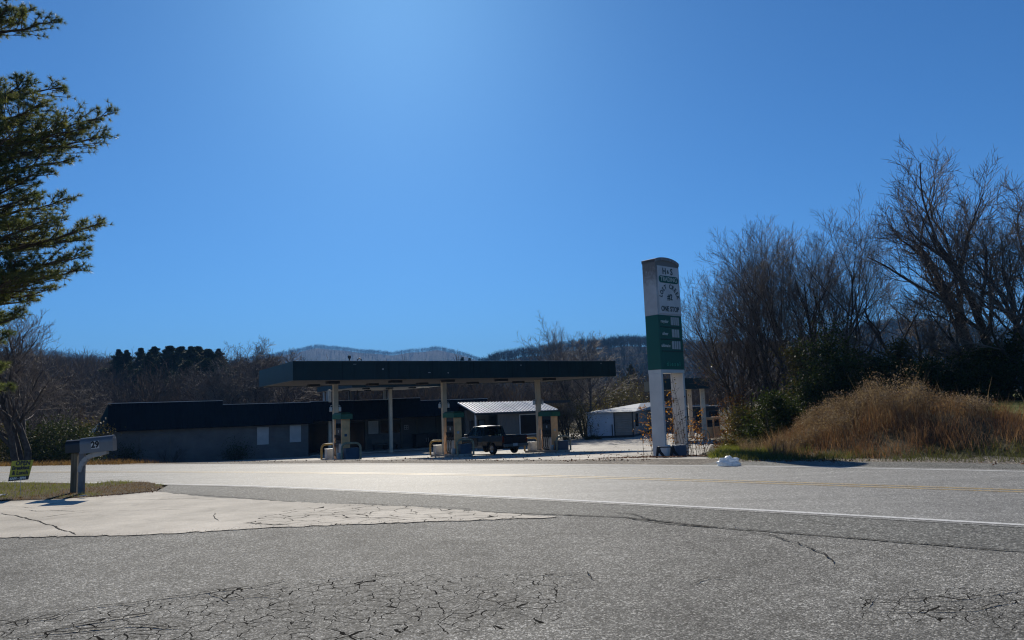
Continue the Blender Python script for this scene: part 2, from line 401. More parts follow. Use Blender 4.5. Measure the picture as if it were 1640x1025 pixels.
# gravelly verge with leaves between road and forecourt, asphalt apron in front of the bank
M_GRAV = pavement('verge_gravel', (.10, .085, .065), (.26, .23, .19), 45, .9, None, stain=.4, bumpd=.02, spec=.2, bstr=.8)
props(strip('verge', np.arange(-40, 20, .5), 7.0, 9.4, M_GRAV, .003, 3, .22, 5), kind='structure')
props(strip('shoulder_patch', np.arange(0.5, 21, .5), 7.05, 8.5, M_SHLD, .006, 3, .10, 6), kind='structure')
# station forecourt
fc = [nline(-21, 9.0), nline(-14, 8.7), nline(-8, 8.7), nline(-2, 8.9), nline(1, 9.2), (6.3, 26), (9.2, 36), (13.5, 52), (19, 72), (24, 88), (6, 90), (-6, 76), (-24, 70), (-33, 52), (-31, 36)]
def fore_z(x, y): return gz(x, y)
props(sheet('forecourt', fc, M_FORE, -.012, 1.0, (.8, .12, 5)), kind='structure')
# concrete driveway apron with a broken tip
cp = [F2(0, 862), F2(240, 857), F2(450, 845), F2(700, 836), F2(895, 829), F2(650, 812), F2(500, 806), F2(330, 797), F2(250, 787.5), F2(140, 797), F2(0, 803), (-22, 14.4), (-26, 8)]
props(sheet('driveway', cp, M_CONC, .010, 4.0, (.11, .05, 8)), kind='structure')

# long cracks and the slab joint, as thin irregular seams filled with dirt
def crack_mesh():
    rg = random.Random(11); V = []; Fc = []
    L = [([(0, 1002), (50, 995), (80, 992), (115, 980), (160, 972), (215, 967), (250, 960), (300, 955), (350, 947), (415, 940), (470, 927)], .011),
         ([(80, 1010), (150, 998), (230, 985), (262, 978)], .016), ([(470, 930), (560, 924), (640, 922), (705, 905)], .005),
         ([(20, 1020), (120, 1012), (210, 1003), (300, 1008)], .013), ([(330, 948), (360, 962), (420, 955), (455, 960)], .007),
         (seam[4:], .012), ([(1190, 853), (1230, 857), (1280, 872), (1320, 888), (1338, 905)], .012),
         ([(820, 919), (900, 922), (940, 917), (950, 929), (1000, 930)], .006), ([(1108, 938), (1135, 926), (1180, 930)], .009),
         ([(1360, 970), (1390, 972), (1400, 958)], .007), ([(1420, 962), (1520, 962), (1560, 957), (1600, 950), (1640, 945)], .007),
         ([(1400, 978), (1500, 980), (1560, 978), (1600, 968), (1640, 962)], .007), ([(1240, 820), (1300, 836), (1360, 846)], .003),
         ([(0, 823), (40, 830), (80, 842), (122, 858)], .014), ([(60, 831), (100, 825), (130, 822), (160, 818)], .010), ([(250, 801), (290, 800), (325, 797)], .008),
         ([(345, 822), (342, 828), (350, 836)], .007), ([(15, 812), (60, 815), (95, 812), (150, 811)], .006), ([(40, 822), (80, 818), (120, 820), (155, 817)], .008), ([(175, 820), (230, 818), (300, 817)], .005), ([(190, 800), (250, 801), (310, 799), (350, 802)], .006), ([(520, 826), (560, 831), (640, 829)], .008), ([(30, 817), (70, 820), (110, 818)], .008), ([(390, 838), (440, 842), (470, 840)], .018),
         ([(1000, 829), (1040, 836), (1100, 842), (1160, 847)], .02), ([(980, 822), (1010, 824), (1060, 838)], .012), ([(560, 806), (640, 811), (700, 812), (760, 817)], .012)]
    for pts, wd in L:
        P = [Vector(F2(*p)) for p in pts]; Q = []
        for a, b in zip(P, P[1:]):
            k = max(2, int((b-a).length/.05)); nr = Vector((-(b-a).y, (b-a).x)).normalized()
            ph = rg.uniform(0, 6); am = min(.05, (b-a).length*.05)
            for j in range(k):
                tt = j/k; Q.append(a.lerp(b, tt)+nr*((rg.uniform(-.007, .007)+math.sin(tt*9+ph)*am*.35)*(1 if j else .2)))
        Q.append(P[-1]); b0 = len(V)
        for i, q in enumerate(Q):
            t = (Q[min(i+1, len(Q)-1)]-Q[max(i-1, 0)]).normalized(); nr = Vector((-t.y, t.x)); e = min(1, i/4, (len(Q)-1-i)/4)+.1
            w_ = wd*.95*e*rg.uniform(.35, 1.2)
            V += [(q.x+nr.x*w_, q.y+nr.y*w_, .0145), (q.x-nr.x*w_, q.y-nr.y*w_, .0145)]
            if i: Fc.append((b0+2*i-2, b0+2*i-1, b0+2*i+1, b0+2*i))
    return V, np.array(Fc, np.int32)
M_CRACK = simple('crack_dirt', (.014, .013, .012), .95, .3, bump=0, spec=.1)
V, Fc = crack_mesh(); props(mesh_np('pavement_cracks', V, Fc, M_CRACK), kind='structure')

# grass border at the mailbox
gbp = [F2(-60, 804), F2(0, 803), F2(70, 801), F2(140, 797), F2(215, 791), F2(252, 787), F2(262, 777), F2(230, 771), F2(180, 769), (-10.9, float(yl(-10.9))-.35), (-14, float(yl(-14))-.3), (-17, float(yl(-17))-.3), (-21, float(yl(-21))-.3), (-26, 18)]
t = NT('turf_soil'); n2 = t.noise(7, 6)
M_TURF = t.done(t.bsdf(t.ramp(n2, [(.35, (.05, .035, .02)), (.6, (.08, .06, .03))]), .95, .1, 0, t.bump(n2, .5, .03)))
props(sheet('grass_verge', gbp, M_TURF, .022, 1.0, (.25, .06, 9)), kind='structure')

t = NT('lawn_turf'); n2 = t.noise(3, 6)
M_LAWN = t.done(t.bsdf(t.ramp(n2, [(.35, (.09, .10, .025)), (.65, (.16, .17, .045))]), .95, .1, 0, t.bump(n2, .5, .03)))
lw = [nline(6.5, 15.5), nline(9, 14.2), nline(13, 13.8), nline(18, 13.8), nline(24, 14), (60, 0), (60, 60), (24, 60), (19, 40), (15, 30)]
props(sheet('lawn', lw, M_LAWN, .0, 1.0, (.6, .15, 12)), kind='structure')
# ------------------------------------------------------------------ hills
def hill(name, sky_pts, d0, d1, zbase, mat, nr=26, back=1.25, bump=.0, seed=0, az_n=150, pw=1.0, th=0):
    """hillside between distances d0 and d1 whose crest follows the skyline seen from the road"""
    rg = np.random.default_rng(seed)
    tx, tz = [], []
    for px, py in sky_pts:
        d = ray(px, py); tx.append(d.x/d.y); tz.append(d.z/d.y)
    T = np.linspace(tx[0], tx[-1], az_n); C = np.interp(T, tx, tz)
    ph = rg.uniform(0, 6, 6)
    rr = np.concatenate([np.linspace(0, 1, nr), np.linspace(1, 1, 1)+.12, [1.5]])
    X = np.zeros((len(rr), az_n)); Y = X.copy(); Z = X.copy()
    for i, q in enumerate(rr):
        D = d0 + (d1-d0)*q
        D1 = d1*(1+.0*T)
        zc = 1.6 + C*D1 - th
        e = sstep(np.array(min(q, 1.0)))**pw if q <= 1 else (1-.12*(q-1)/.12*.5 if q < 1.2 else .3)
        z = zbase + (zc-zbase)*e
        z = z + (zc-zbase)*bump*math.sin(min(q, 1)*math.pi)*(np.sin(T*31+ph[0]+q*4)+.6*np.sin(T*73+ph[1]-q*7)+.35*np.sin(T*150+ph[2]))
        X[i] = T*D; Y[i] = D; Z[i] = z
    V = np.stack([X, Y, Z], -1).reshape(-1, 3); n = az_n
    i = (np.arange(len(rr)-1)[:, None]*n + np.arange(n-1)[None]).ravel()
    o = mesh_np(name, V, np.stack([i, i+1, i+n+1, i+n], 1).astype(np.int32), mat, smooth=True)
    def h(Tq, q):      # height lookup
        D = d0+(d1-d0)*q; c = np.interp(Tq, tx, tz); zc = 1.6+c*d1-th; e = sstep(q)**pw
        return Tq*D, D, zbase+(zc-zbase)*e + (zc-zbase)*bump*np.sin(q*math.pi)*(np.sin(Tq*31+ph[0]+q*4)+.6*np.sin(Tq*73+ph[1]-q*7)+.35*np.sin(Tq*150+ph[2]))
    return props(o, kind='structure'), h, (tx[0], tx[-1])
t = NT('forest_floor'); n1 = t.noise(.02, 6, .7); n2 = t.noise(.25, 5)
M_FLOOR = t.done(t.bsdf(t.ramp(t.math('ADD', t.math('MULTIPLY', n1, .5), t.math('MULTIPLY', n2, .5)), [(.3, (.035, .028, .02)), (.5, (.06, .045, .032)), (.7, (.085, .062, .045))]), .95, .1))
t = NT('far_forest'); M_FARF = t.done(t.bsdf((.011, .011, .011), .95, .05))
hillA = hill('near_hill', [(-160, 578), (0, 576), (100, 579), (180, 586), (300, 588), (380, 589), (450, 592), (520, 612), (640, 618), (800, 624)], 95, 260, -2.2, M_FLOOR, th=8, seed=1, bump=.03)
hillB = hill('right_hill', [(740, 592), (770, 576), (800, 564), (850, 556), (900, 552), (960, 545), (1010, 540), (1060, 543), (1100, 547), (1140, 552), (1250, 545), (1400, 520), (1480, 512), (1560, 520), (1700, 540), (1900, 560)], 330, 800, -3, M_FARF, th=11, seed=2, bump=.05)
hillC = hill('far_ridge', [(330, 590), (380, 577), (440, 569), (480, 561), (510, 557), (560, 559), (600, 563), (630, 566), (660, 561), (700, 559), (730, 565), (765, 574), (820, 583), (900, 590)], 1400, 2700, -3, M_FARF, th=11, seed=3, bump=.04)
hillD = hill('far_left_ridge', [(-300, 560), (-100, 566), (60, 566), (130, 570), (200, 578), (330, 588), (380, 594)], 900, 1900, -3, M_FARF, th=10, seed=4, bump=.04)

# ------------------------------------------------------------------ haze
t = NT('haze_air')
t.t.nodes.remove(t.geo)
pv = t.n('ShaderNodeVolumePrincipled'); pv.inputs['Color'].default_value = (.20, .50, 1.0, 1); pv.inputs['Density'].default_value = .00020; pv.inputs['Anisotropy'].default_value = 0.0
t.l(pv.outputs[0], t.out.inputs[1])
hz = MB().box((0, 1500, 197), (9000, 7000, 410)).build('haze', t.m); props(hz, kind='stuff')
hz.data.materials[0].cycles.homogeneous_volume = True if hasattr(hz.data.materials[0].cycles, 'homogeneous_volume') else False

# ------------------------------------------------------------------ structures: materials
A30 = R(30); AX = Vector((math.cos(A30), math.sin(A30), 0)); NN = Vector((-math.sin(A30), math.cos(A30), 0))
def panel(name, c, rough=.5, period=.3, depth=.01, dirt=.25, spec=.5, metal=0, axis='X', rot=A30, dirtscale=1.2):
    """painted ribbed metal / boards: ribs across the local direction"""
    t = NT(name); mp = t.n('ShaderNodeMapping'); mp.inputs['Rotation'].default_value = (0, 0, -rot); t.l(t.geo.outputs['Position'], mp.inputs[0])
    wv = t.n('ShaderNodeTexWave', bands_direction=axis, wave_profile='SIN'); wv.inputs['Scale'].default_value = .314159/period*1.0; t.l(mp.outputs[0], wv.inputs[0])
    h = t.ramp(wv.outputs['Fac'], [(.80, 0.), (.95, 1.)])
    d = t.ramp(t.noise(dirtscale, 7, .65), [(.3, 1-dirt), (.7, 1+dirt*.6)])
    return t.done(t.bsdf(t.mix(1.0, c, d, 'MULTIPLY'), rough, spec, metal, t.bump(h, .8, depth)))
M_TEAL = panel('teal_fascia_metal', (.002, .020, .023), .5, .6, .008, .3, .3)
M_MANS = panel('dark_mansard_metal', (.003, .007, .012), .7, .4, .02, .3, .15)
M_SOFF = panel('cream_soffit_metal', (.86, .77, .62), .5, .4, .01, .15)
M_POST = simple('cream_post_paint', (.58, .50, .38), .5, .18, 2, .1)
M_WALL = panel('grey_block_wall', (.12, .12, .118), .8, .2, .004, .25, axis='Z')
M_SIDE = panel('grey_board_siding', (.13, .125, .11), .75, .3, .012, .2)
M_DARK = simple('dark_paint', (.012, .014, .017), .5, .3)
M_BLACK = simple('black_rubber', (.012, .012, .012), .7, .3)
M_GLASS = simple('dark_window_glass', (.006, .008, .012), .15, .1, spec=.25, bump=0)
M_BOARD = simple('pale_board', (.42, .43, .42), .7, .15, 2)
M_TRIM = simple('trim_white', (.5, .5, .48), .6, .15)
M_GREEN = simple('green_topper', (.004, .11, .055), .4, .25, 2)
M_BEIGE = simple('pump_beige', (.86, .46, .20), .55, .25, 2.5)
M_PWHITE = simple('pump_white', (.55, .55, .53), .5, .2, 3)
M_YPIPE = simple('faded_yellow_pipe', (.38, .24, .06), .5, .35, 6)
M_GREYP = simple('worn_pipe', (.35, .28, .17), .5, .4, 8)
M_BLUEBIN = simple('blue_bin_plastic', (.085, .11, .145), .6, .2, spec=.3)
M_KERB = simple('kerb_concrete', (.35, .33, .29), .85, .25, 4, .4)
M_ALU = simple('galvanised_metal', (.5, .5, .5), .4, .2, metal=.7)
M_ROOFM = panel('ribbed_roof_metal', (.72, .72, .70), .45, .22, .05, .12, metal=.0)
M_ROOF = simple('flat_roof_felt', (.05, .05, .055), .9, .2)

def V3(p, z): return Vector((p[0], p[1], z))
def loc2(o, a, n): return o + AX*a + NN*n       # local: a along fascia, n away
# ------------------------------------------------------------------ main canopy
C0 = Vector((-10.75, 36.0, 0)); CL, CD = 19.7, 8.2; CZ0, CZ1 = 3.19, 4.14
can = empty('gas_canopy', (C0 + AX*CL/2 + NN*CD/2)[:2]+(gz(*(C0 + AX*CL/2 + NN*CD/2)[:2]),) if False else Vector((*(C0 + AX*CL/2 + NN*CD/2)[:2], -1.2)), 'long flat fuel canopy with dark teal fascia on three cream columns beside the road', 'canopy')
def under(parent, o):        # parent while keeping world placement
    o.parent = parent; o.matrix_parent_inverse = Matrix.Translation(parent.location).inverted() if parent.rotation_euler.z == 0 else parent.matrix_basis.inverted(); return o
m = MB(); T = .06
P = [loc2(C0, 0, 0), loc2(C0, CL, 0), loc2(C0, CL, CD), loc2(C0, 0, CD)]
cc = (P[0]+P[2])/2
m.box((cc.x, cc.y, (CZ0+CZ1)/2-.10), (CL-2*T-.01, CD-2*T-.01, CZ1-CZ0-.25), rz=A30); under(can, m.build('roof_deck', M_ROOF))
for (a, n, sa, sn) in ((CL/2, T/2, CL, T), (CL/2, CD-T/2, CL, T), (T/2, CD/2, T, CD-2*T-.004), (CL-T/2, CD/2, T, CD-2*T-.004)):
    c = loc2(C0, a, n); m = MB().box((c.x, c.y, (CZ0+CZ1)/2), (sa, sn, CZ1-CZ0), rz=A30); under(can, m.build('fascia', M_TEAL))
m = MB()
for q in range(13):            # soffit pans with small steps
    wd = (CL-2*T-.02)/13; c = loc2(C0, T+.01+wd*(q+.5), CD/2); m.box((c.x, c.y, CZ0+.05+(.006 if q % 2 else 0)), (wd-.012, CD-2*T-.02, .03), rz=A30)
under(can, m.build('soffit', M_SOFF))
m = MB(); rg = random.Random(3)
m.box((loc2(C0, CL/2, .0).x, loc2(C0, CL/2, .0).y, CZ1+.008), (CL-.3, .03, .02), rz=A30)
under(can, m.build('metal_edge_trim', M_ALU))
for (a, z, w_, h_) in ((4.6, 3.72, .09, .07), (7.2, 3.52, .14, .03), (8.3, 3.5, .05, .06), (3.1, 3.98, .16, .02), (12.9, 3.9, .07, .05), (18.6, 4.0, .12, .02)):
    c = loc2(C0, a, -.0015); under(can, MB().box((c.x, c.y, z), (w_, .003, h_), rz=A30).build('paint_chip', M_BOARD))
for k in range(1, 8):
    c = loc2(C0, k*CL/8, -.004); under(can, MB().box((c.x, c.y, (CZ0+CZ1)/2), (.018, .008, CZ1-CZ0-.01), rz=A30).build('panel_seam', M_MANS))
for a in (2.6, 6.1, 9.3, 12.8, 16.2):
    for n in (2.2, 6.0):
        c = loc2(C0, a, n); m = MB().box((c.x, c.y, CZ0-.045), (.62, .62, .15), rz=A30, bev=.03); under(can, m.build('canopy_light', M_DARK))
CENT = C0 + NN*4.1
posts = []
for tt in (3.34+.3, 10.1+.25, 16.7+.2):
    p = CENT + AX*(tt); posts.append(p)
posts = [Vector((XatY(537.5, 41.2, 0.5), 41.2, 0)), Vector((XatY(712, 44.6, .5), 44.6, 0)), Vector((XatY(863, 47.9, .5), 47.9, 0))]
for i, p in enumerate(posts):
    z0 = gz(p.x, p.y)
    cl = under(can, MB().box((p.x, p.y, (z0+CZ0+.035)/2), (.27, .27, CZ0+.03-z0), rz=A30, bev=.02).build('column', M_POST))
    for s in (-1, 1):       # small lamp heads clamped on the column
        c = p + Vector((s*.24, -.03, 1.75)); mm = MB().box(c, (.13, .22, .26), rz=A30, bev=.03).box((p.x+s*.15, p.y, 1.82), (.12, .04, .04)).tube([c+Vector((0, 0, .12)), c+Vector((s*.03, 0, .20)), c+Vector((-s*.10, 0, .22))], .02, 5)
        L = mm.build('column_lamp', M_ALU); L.parent = cl; L.matrix_parent_inverse = Matrix.Translation(can.location)
        L.matrix_parent_inverse = Matrix.Translation(can.location).inverted()
for o in [q for q in COL.objects if q.name.startswith('column_lamp')]:
    o.matrix_parent_inverse = Matrix.Identity(4)      # columns already carry world coordinates through their parent inverse
c = loc2(C0, 7.4, -.002)
# ------------------------------------------------------------------ pump islands
I_AX = -NN           # towards the camera
def island(p, idx, desc):
    z0 = gz(p.x, p.y); rz = A30
    def at(a, b=0, z=0): q = p + I_AX*a + AX*b; return Vector((q.x, q.y, gz(q.x, q.y)+z))
    ct = at(.85)
    # raised kerb
    m = MB(); n = 8; poly = []
    for (a, sg) in ((3.0, 1), (-1.4, -1)):
        for k in range(n+1):
            th = -math.pi/2 + math.pi*k/n; aa = a - sg*.45 + sg*math.cos(th)*.45; bb = math.sin(th)*.5*sg; q = p + I_AX*aa + AX*bb; poly.append((q.x, q.y))
    vs = [(x, y, gz(x, y)-.08) for x, y in poly] + [(x, y, gz(x, y)+.12) for x, y in poly]; N = len(poly)
    m.add(vs, [tuple(range(N))[::-1], tuple(range(N, 2*N))] + [(i, (i+1) % N, N+(i+1) % N, N+i) for i in range(N)])
    props(m.build('pump_island', M_KERB), f'raised concrete kerb island under the {desc} fuel pump', 'kerb island', 'kerb islands under the canopy')
    # dispenser
    K = .12; c = at(1.25, 0, K); pu = empty('fuel_pump', c, f'old fuel pump with green topper and beige end panel, the {desc} one under the canopy', 'fuel pump', 'fuel pumps under the main canopy', rz)
    W, D, H = 1.15, .46, 2.05                    # long side runs along local y
    def lb(name, mat, cc, sz, bev=.01, par=pu):
        o = MB().box(cc, sz, bev=bev).build(name, mat); o.parent = par; return o
    lb('base_plinth', M_DARK, (0, 0, .05), (D-.06, W-.08, .10))
    lb('lower_cabinet', M_PWHITE, (0, 0, .45), (D-.04, W-.10, .70))
    lb('end_panel', M_BEIGE, (0, -W/2+.02, H/2+.06), (D, .07, H))
    lb('end_panel', M_BEIGE, (0, W/2-.02, H/2+.06), (D, .07, H))
    hd = lb('upper_head', M_DARK, (0, 0, 1.47), (D-.05, W-.12, 1.28))
    for s in (-1, 1):
        x = s*(D/2-.015)
        lb('display', M_GLASS, (x, -.22, 1.75), (.02, .38, .26), .004, hd); lb('display', M_GLASS, (x, .24, 1.75), (.02, .38, .26), .004, hd)
        lb('keypad', M_ALU, (x, .0, 1.45), (.02, .12, .16), .004, hd)
        for q in (-.33, -.11, .11, .33):
            nz = MB().box((x+s*.05, q, 1.12), (.05, .05, .26), ry=s*.2, bev=.01).tube([(x+s*.06, q, 1.22), (x+s*.13, q, 1.28), (x+s*.10, q, 1.08)], .014, 5).build('nozzle', M_BLACK); nz.parent = pu
            pts = [(x+s*.07, q, 1.0)] + [(x+s*(.10+.05*math.sin(u*math.pi)), q+.10*math.sin(u*2*math.pi)*(1 if q > 0 else -1), 1.0-.85*math.sin(u*math.pi)) for u in [v/12 for v in range(1, 12)]] + [(x+s*.03, q+.06, .85)]
            hs = MB().tube(pts, .014, 5).build('hose', M_BLACK); hs.parent = pu
    m = MB(); w2, d2 = .78, .32           # topper with chamfered lid
    m.add([(-d2, -w2, H+.05), (d2, -w2, H+.05), (d2, w2, H+.05), (-d2, w2, H+.05), (-d2, -w2, H+.30), (d2, -w2, H+.30), (d2, w2, H+.30), (-d2, w2, H+.30), (-d2*.7, -w2*.7, H+.40), (d2*.7, -w2*.7, H+.40), (d2*.7, w2*.7, H+.40), (-d2*.7, w2*.7, H+.40)],
          [(3, 2, 1, 0), (0, 1, 5, 4), (1, 2, 6, 5), (2, 3, 7, 6), (3, 0, 4, 7), (4, 5, 9, 8), (5, 6, 10, 9), (6, 7, 11, 10), (7, 4, 8, 11), (8, 9, 10, 11)])
    o = m.build('topper', M_GREEN); o.parent = pu
    lb('badge', M_BLUEBIN if idx == 0 else M_ALU, (0, -W/2-.02, 1.25), (.14, .02, .14), .004)
    # hoops
    for (a, nm, lab) in ((-1.05, 0, 'far'), (2.75, 1, 'road-side')):
        pts = []; r_ = .25
        for (b, z) in [(-.5, -.05), (-.5, .55)] + [(-.5+r_-r_*math.cos(th), .55+r_*math.sin(th)) for th in (.4, .8, 1.2, 1.57)] + [(.5-r_+r_*math.sin(th), .55+r_*math.cos(th)) for th in (0, .4, .8, 1.2, 1.57)] + [(.5, -.05)]:
            pts.append(at(a, b, z+K))
        o = MB().tube(pts, .057, 10).build('hoop_barrier', M_YPIPE if nm == 0 else M_GREYP)
        props(o, f'bent pipe hoop guarding the {lab} end of the {desc} pump island', 'hoop barrier', 'pipe hoops around the pumps')
    # service bins
    for (a, b, mt, sz, lab, cat) in ((-.75, -.1, M_PWHITE, (.5, .42, .52), 'grey white squeegee tub behind the column', 'tub'), (2.30, .15, M_BLUEBIN, (.72, .5, .52), 'blue grey service box at the road end', 'box')):
        c = at(a, b, K); bx = empty('service_box', c, f'{lab} of the {desc} pump island', cat, None, rz)
        o = MB().box((0, 0, sz[2]/2), sz, bev=.03).build('body', mt); o.parent = bx
        o = MB().box((0, 0, sz[2]+.012), (sz[0]+.03, sz[1]+.03, .03), bev=.008).build('lid', mt); o.parent = bx
    c = at(2.05, -.42, K); o = MB().lathe([(0, 0), (.13, 0), (.15, .30), (.155, .31), (.14, .31), (.12, .02), (0, .02)], Matrix.Translation(c), 14).build('bucket', M_PWHITE)
    props(o, f'small white bucket beside the box on the {desc} pump island', 'bucket')
island(posts[0], 0, 'leftmost'); island(posts[1], 1, 'middle'); island(posts[2], 2, 'rightmost')
# a tall pale cover panel on the rightmost column's foot
q = posts[2] + I_AX*.26 + AX*.04
props(MB().box((q.x, q.y, gz(q.x, q.y)+.78), (.20, .10, 1.30), rz=A30, bev=.01).build('post_guard', M_PWHITE), 'tall pale guard panel strapped to the rightmost canopy column', 'guard panel')

# ------------------------------------------------------------------ the store
B0 = Vector((-29.4, 53.0, 0))
def bp(t, n=0, z=0): q = B0 + AX*t + NN*n; return Vector((q.x, q.y, z))
st = empty('store_building', bp(14, 6, -1.9), 'long low dark store with sloping mansard front behind the fuel canopy', 'building')
SG = -2.1
def wall(name, t0, t1, n0, n1, z0, z1, mat, bev=0):
    a, b = bp(t0, n0), bp(t1, n1); c = (a+b)/2
    return MB().box((c.x, c.y, (z0+z1)/2), (t1-t0, abs(n1-n0), z1-z0), rz=A30)
under(st, wall('w', .3, 14.35, 0, .25, SG, .95, M_WALL).build('wall', M_WALL))
under(st, wall('w', .3, .55, .255, 12, SG, .95, M_WALL).build('wall', M_WALL))
under(st, wall('w', 14.6, 33, 3.0, 3.25, SG, 1.3, M_WALL).build('wall', M_WALL))
under(st, wall('w', 14.35, 14.6, 0.003, 3.25, SG, .95, M_WALL).build('wall', M_WALL))
under(st, wall('w', .3, 33, 11.7, 12, SG, 1.5, M_WALL).build('wall', M_WALL))
under(st, wall('w', 33.01, 33.3, 3.0, 12, SG, 1.5, M_WALL).build('wall', M_WALL))
m = MB(); c = (bp(.3, .3)+bp(33, 11.7))/2; m.box((c.x, c.y, 1.2), (32.6, 11.3, .3), rz=A30); under(st, m.build('roof', M_ROOF))
# mansard: sections with own top heights (a wedge: proud at the bottom)
secs = [(.35, 8.1, 2.76, .81), (8.1, 14.9, 2.45, .80), (14.9, 21.6, 2.50, .95), (21.6, 24.5, 2.57, .98), (24.5, 31.2, 2.33, .98)]
for (t0, t1, zt, zb) in secs:
    m = MB(); L = []
    for t in (t0, t1):
        L += [bp(t, -.55, zb), bp(t, .35, zt), bp(t, .75, zt), bp(t, 1.2, zb+.1), bp(t, -.5, zb-.06)]
    m.add(L, [(0, 1, 2, 3, 4)[::-1], (5, 6, 7, 8, 9)] + [(i, i+5, (i+1) % 5+5, (i+1) % 5) for i in range(5)])
    under(st, m.build('mansard', M_MANS))
# left return of the mansard, falling away behind
m = MB(); m.add([bp(-.5, -.5, .70), bp(.34, .35, 2.76), bp(.34, 9.5, 1.75), bp(-1.2, 9.5, .3), bp(.6, -.2, .70), bp(.6, .36, 2.74), bp(.6, 9.5, 1.70), bp(.6, 9.5, .3)],
      [(0, 1, 2, 3), (4, 7, 6, 5), (0, 4, 5, 1), (1, 5, 6, 2), (2, 6, 7, 3), (3, 7, 4, 0)]); under(st, m.build('mansard_return', M_TEAL))
# thin metal cap along the parapet
for (t0, t1, zt, zb) in secs:
    c = (bp(t0, .53)+bp(t1, .53))/2; under(st, MB().box((c.x, c.y, zt+.022), (t1-t0, .46, .03), rz=A30).build('parapet_cap', M_ALU))
def onwall(t, z, wd, h, n, name, mat, th=.05, par=None, fr=None):
    c = bp(t, n-th/2); o = under(st, MB().box((c.x, c.y, z), (wd, th, h), rz=A30).build(name, mat))
    if fr:
        mm = MB()
        for (dx, dz, sx, sz) in ((0, h/2+.04, wd+.16, .08), (0, -h/2-.04, wd+.16, .08), (-wd/2-.04, 0, .08, h), (wd/2+.04, 0, .08, h)):
            cc = bp(t+dx, n-th/2-.02); mm.box((cc.x, cc.y, z+dz), (sx, th+.03, sz), rz=A30)
        f = mm.build('frame', fr); f.parent = o
    return o
def t_at(px, n=0):
    s = (px-820)/F     # approx, ignoring roll
    s = ray(px, 690).x/ray(px, 690).y
    q = B0+NN*n; return (s*q.y-q.x)/(AX.x-s*AX.y)
for px, zc, h in ((421, .05+.0, 1.35), (473, .10, 1.33)):
    t = t_at(px); onwall(t, atY(px, (698 if px < 450 else 694.5), bp(t).y).z, .88, h, 0, 'boarded_window', M_BOARD, .04)
t = t_at(249); onwall(t, -.70, 1.9, 2.1, 0, 'garage_door', M_WALL, .05, fr=M_SIDE)
# storefront at the back of the porch
for (a, b, z0, z1, nm, mt, fr) in ((489, 524, -1.75, .65, 'door', M_GLASS, M_DARK), (532, 584, -1.75, .62, 'door', M_GLASS, M_DARK), (591, 604, -.35, .62, 'boarded_window', M_BOARD, M_TRIM), (609, 643, -.4, .7, 'window', M_GLASS, M_SIDE)):
    ta, tb = t_at(a, 3.0), t_at(b, 3.0); onwall((ta+tb)/2, (z0+z1)/2, tb-ta, z1-z0, 3.0, nm, mt, .06, fr=fr)
ta = t_at(650.5, 3.0); o = onwall(ta, .0, .42, .42, 3.0, 'notice', M_BOARD, .03)
for i in range(4):
    cc = bp(ta-.1+.2*(i % 2), 2.95); q = MB().box((cc.x, cc.y, -.09+.18*(i//2)), (.12, .02, .10), rz=A30).build('notice_print', M_DARK); q.parent = o
for px in (488, 586, 643, 668, 700):      # porch pilasters
    t = t_at(px, 2.9); c = bp(t, 2.9); under(st, MB().box((c.x, c.y, (SG+1)/2), (.18, .17, 1-SG), rz=A30).build('pilaster', M_SIDE))
c = bp((t_at(600, 1.5)+t_at(690, 1.5))/2, 1.5); under(st, MB().box((c.x, c.y, gz(c.x, c.y)+.03), (17, 2.9, .14), rz=A30).build('porch_slab', M_KERB))
ta, tb = t_at(663, 1.6), t_at(698, 1.6); c = bp((ta+tb)/2, 1.6, gz(*bp(ta, 1.6)[:2])+.1)
ic = empty('ice_chest', c, 'low dark ice merchandiser chest against the store wall', 'chest', None, A30)
o = MB().box((0, 0, .62), (tb-ta, .8, 1.2), bev=.04).build('body', M_DARK); o.parent = ic
for s in (-1, 1):
    d = MB().box((s*(tb-ta)/4, -.42, .68), ((tb-ta)/2-.1, .05, .95), bev=.015).build('door', M_DARK); d.parent = ic
    h = MB().box((s*.10, -.47, .68), (.03, .04, .35)).build('handle', M_ALU); h.parent = d
# two newspaper boxes / benches by the wall
for i, (px, lab) in enumerate(((608, 'dark bench nearest the boarded window on the store porch'), (628, 'dark bench under the dark shop window on the porch'))):
    t = t_at(px, 1.9); c = bp(t, 2.1, gz(*bp(t, 2.1)[:2])+.1); b = empty('porch_bench', c, lab, 'bench', 'benches on the store porch', A30)
    MB().box((0, 0, .44), (1.1, .42, .06), bev=.01).build('seat', M_SIDE).parent = b
    MB().box((0, .2, .72), (1.1, .05, .34), bev=.01).build('backrest', M_SIDE).parent = b
    for s in (-1, 1): MB().box((s*.48, 0, .21), (.06, .38, .41)).build('leg', M_DARK).parent = b
# roof vents
for px, h, lab in ((560, .75, 'black capped vent pipe standing on the store roof'), (572, .55, 'bent grey gooseneck vent pipe on the store roof')):
    Y = 66; X = XatY(px, Y, 4.0); m = MB()
    zt = atY(px, 569 if px == 560 else 574, Y).z
    if px == 560: m.tube([(X, Y, 1.3), (X, Y, zt-.25)], .06, 8).lathe([(.06, zt-.3), (.14, zt-.28), (.16, zt-.05), (.0, zt)], Matrix.Translation((X, Y, 0)), 10)
    else: m.tube([(X, Y, 1.3), (X, Y, zt-.25), (X+.08, Y, zt-.08), (X+.25, Y, zt), (X+.4, Y, zt-.12), (X+.42, Y, zt-.3)], .05, 6)
    props(m.build('vent_pipe', M_DARK), lab, 'vent pipe')

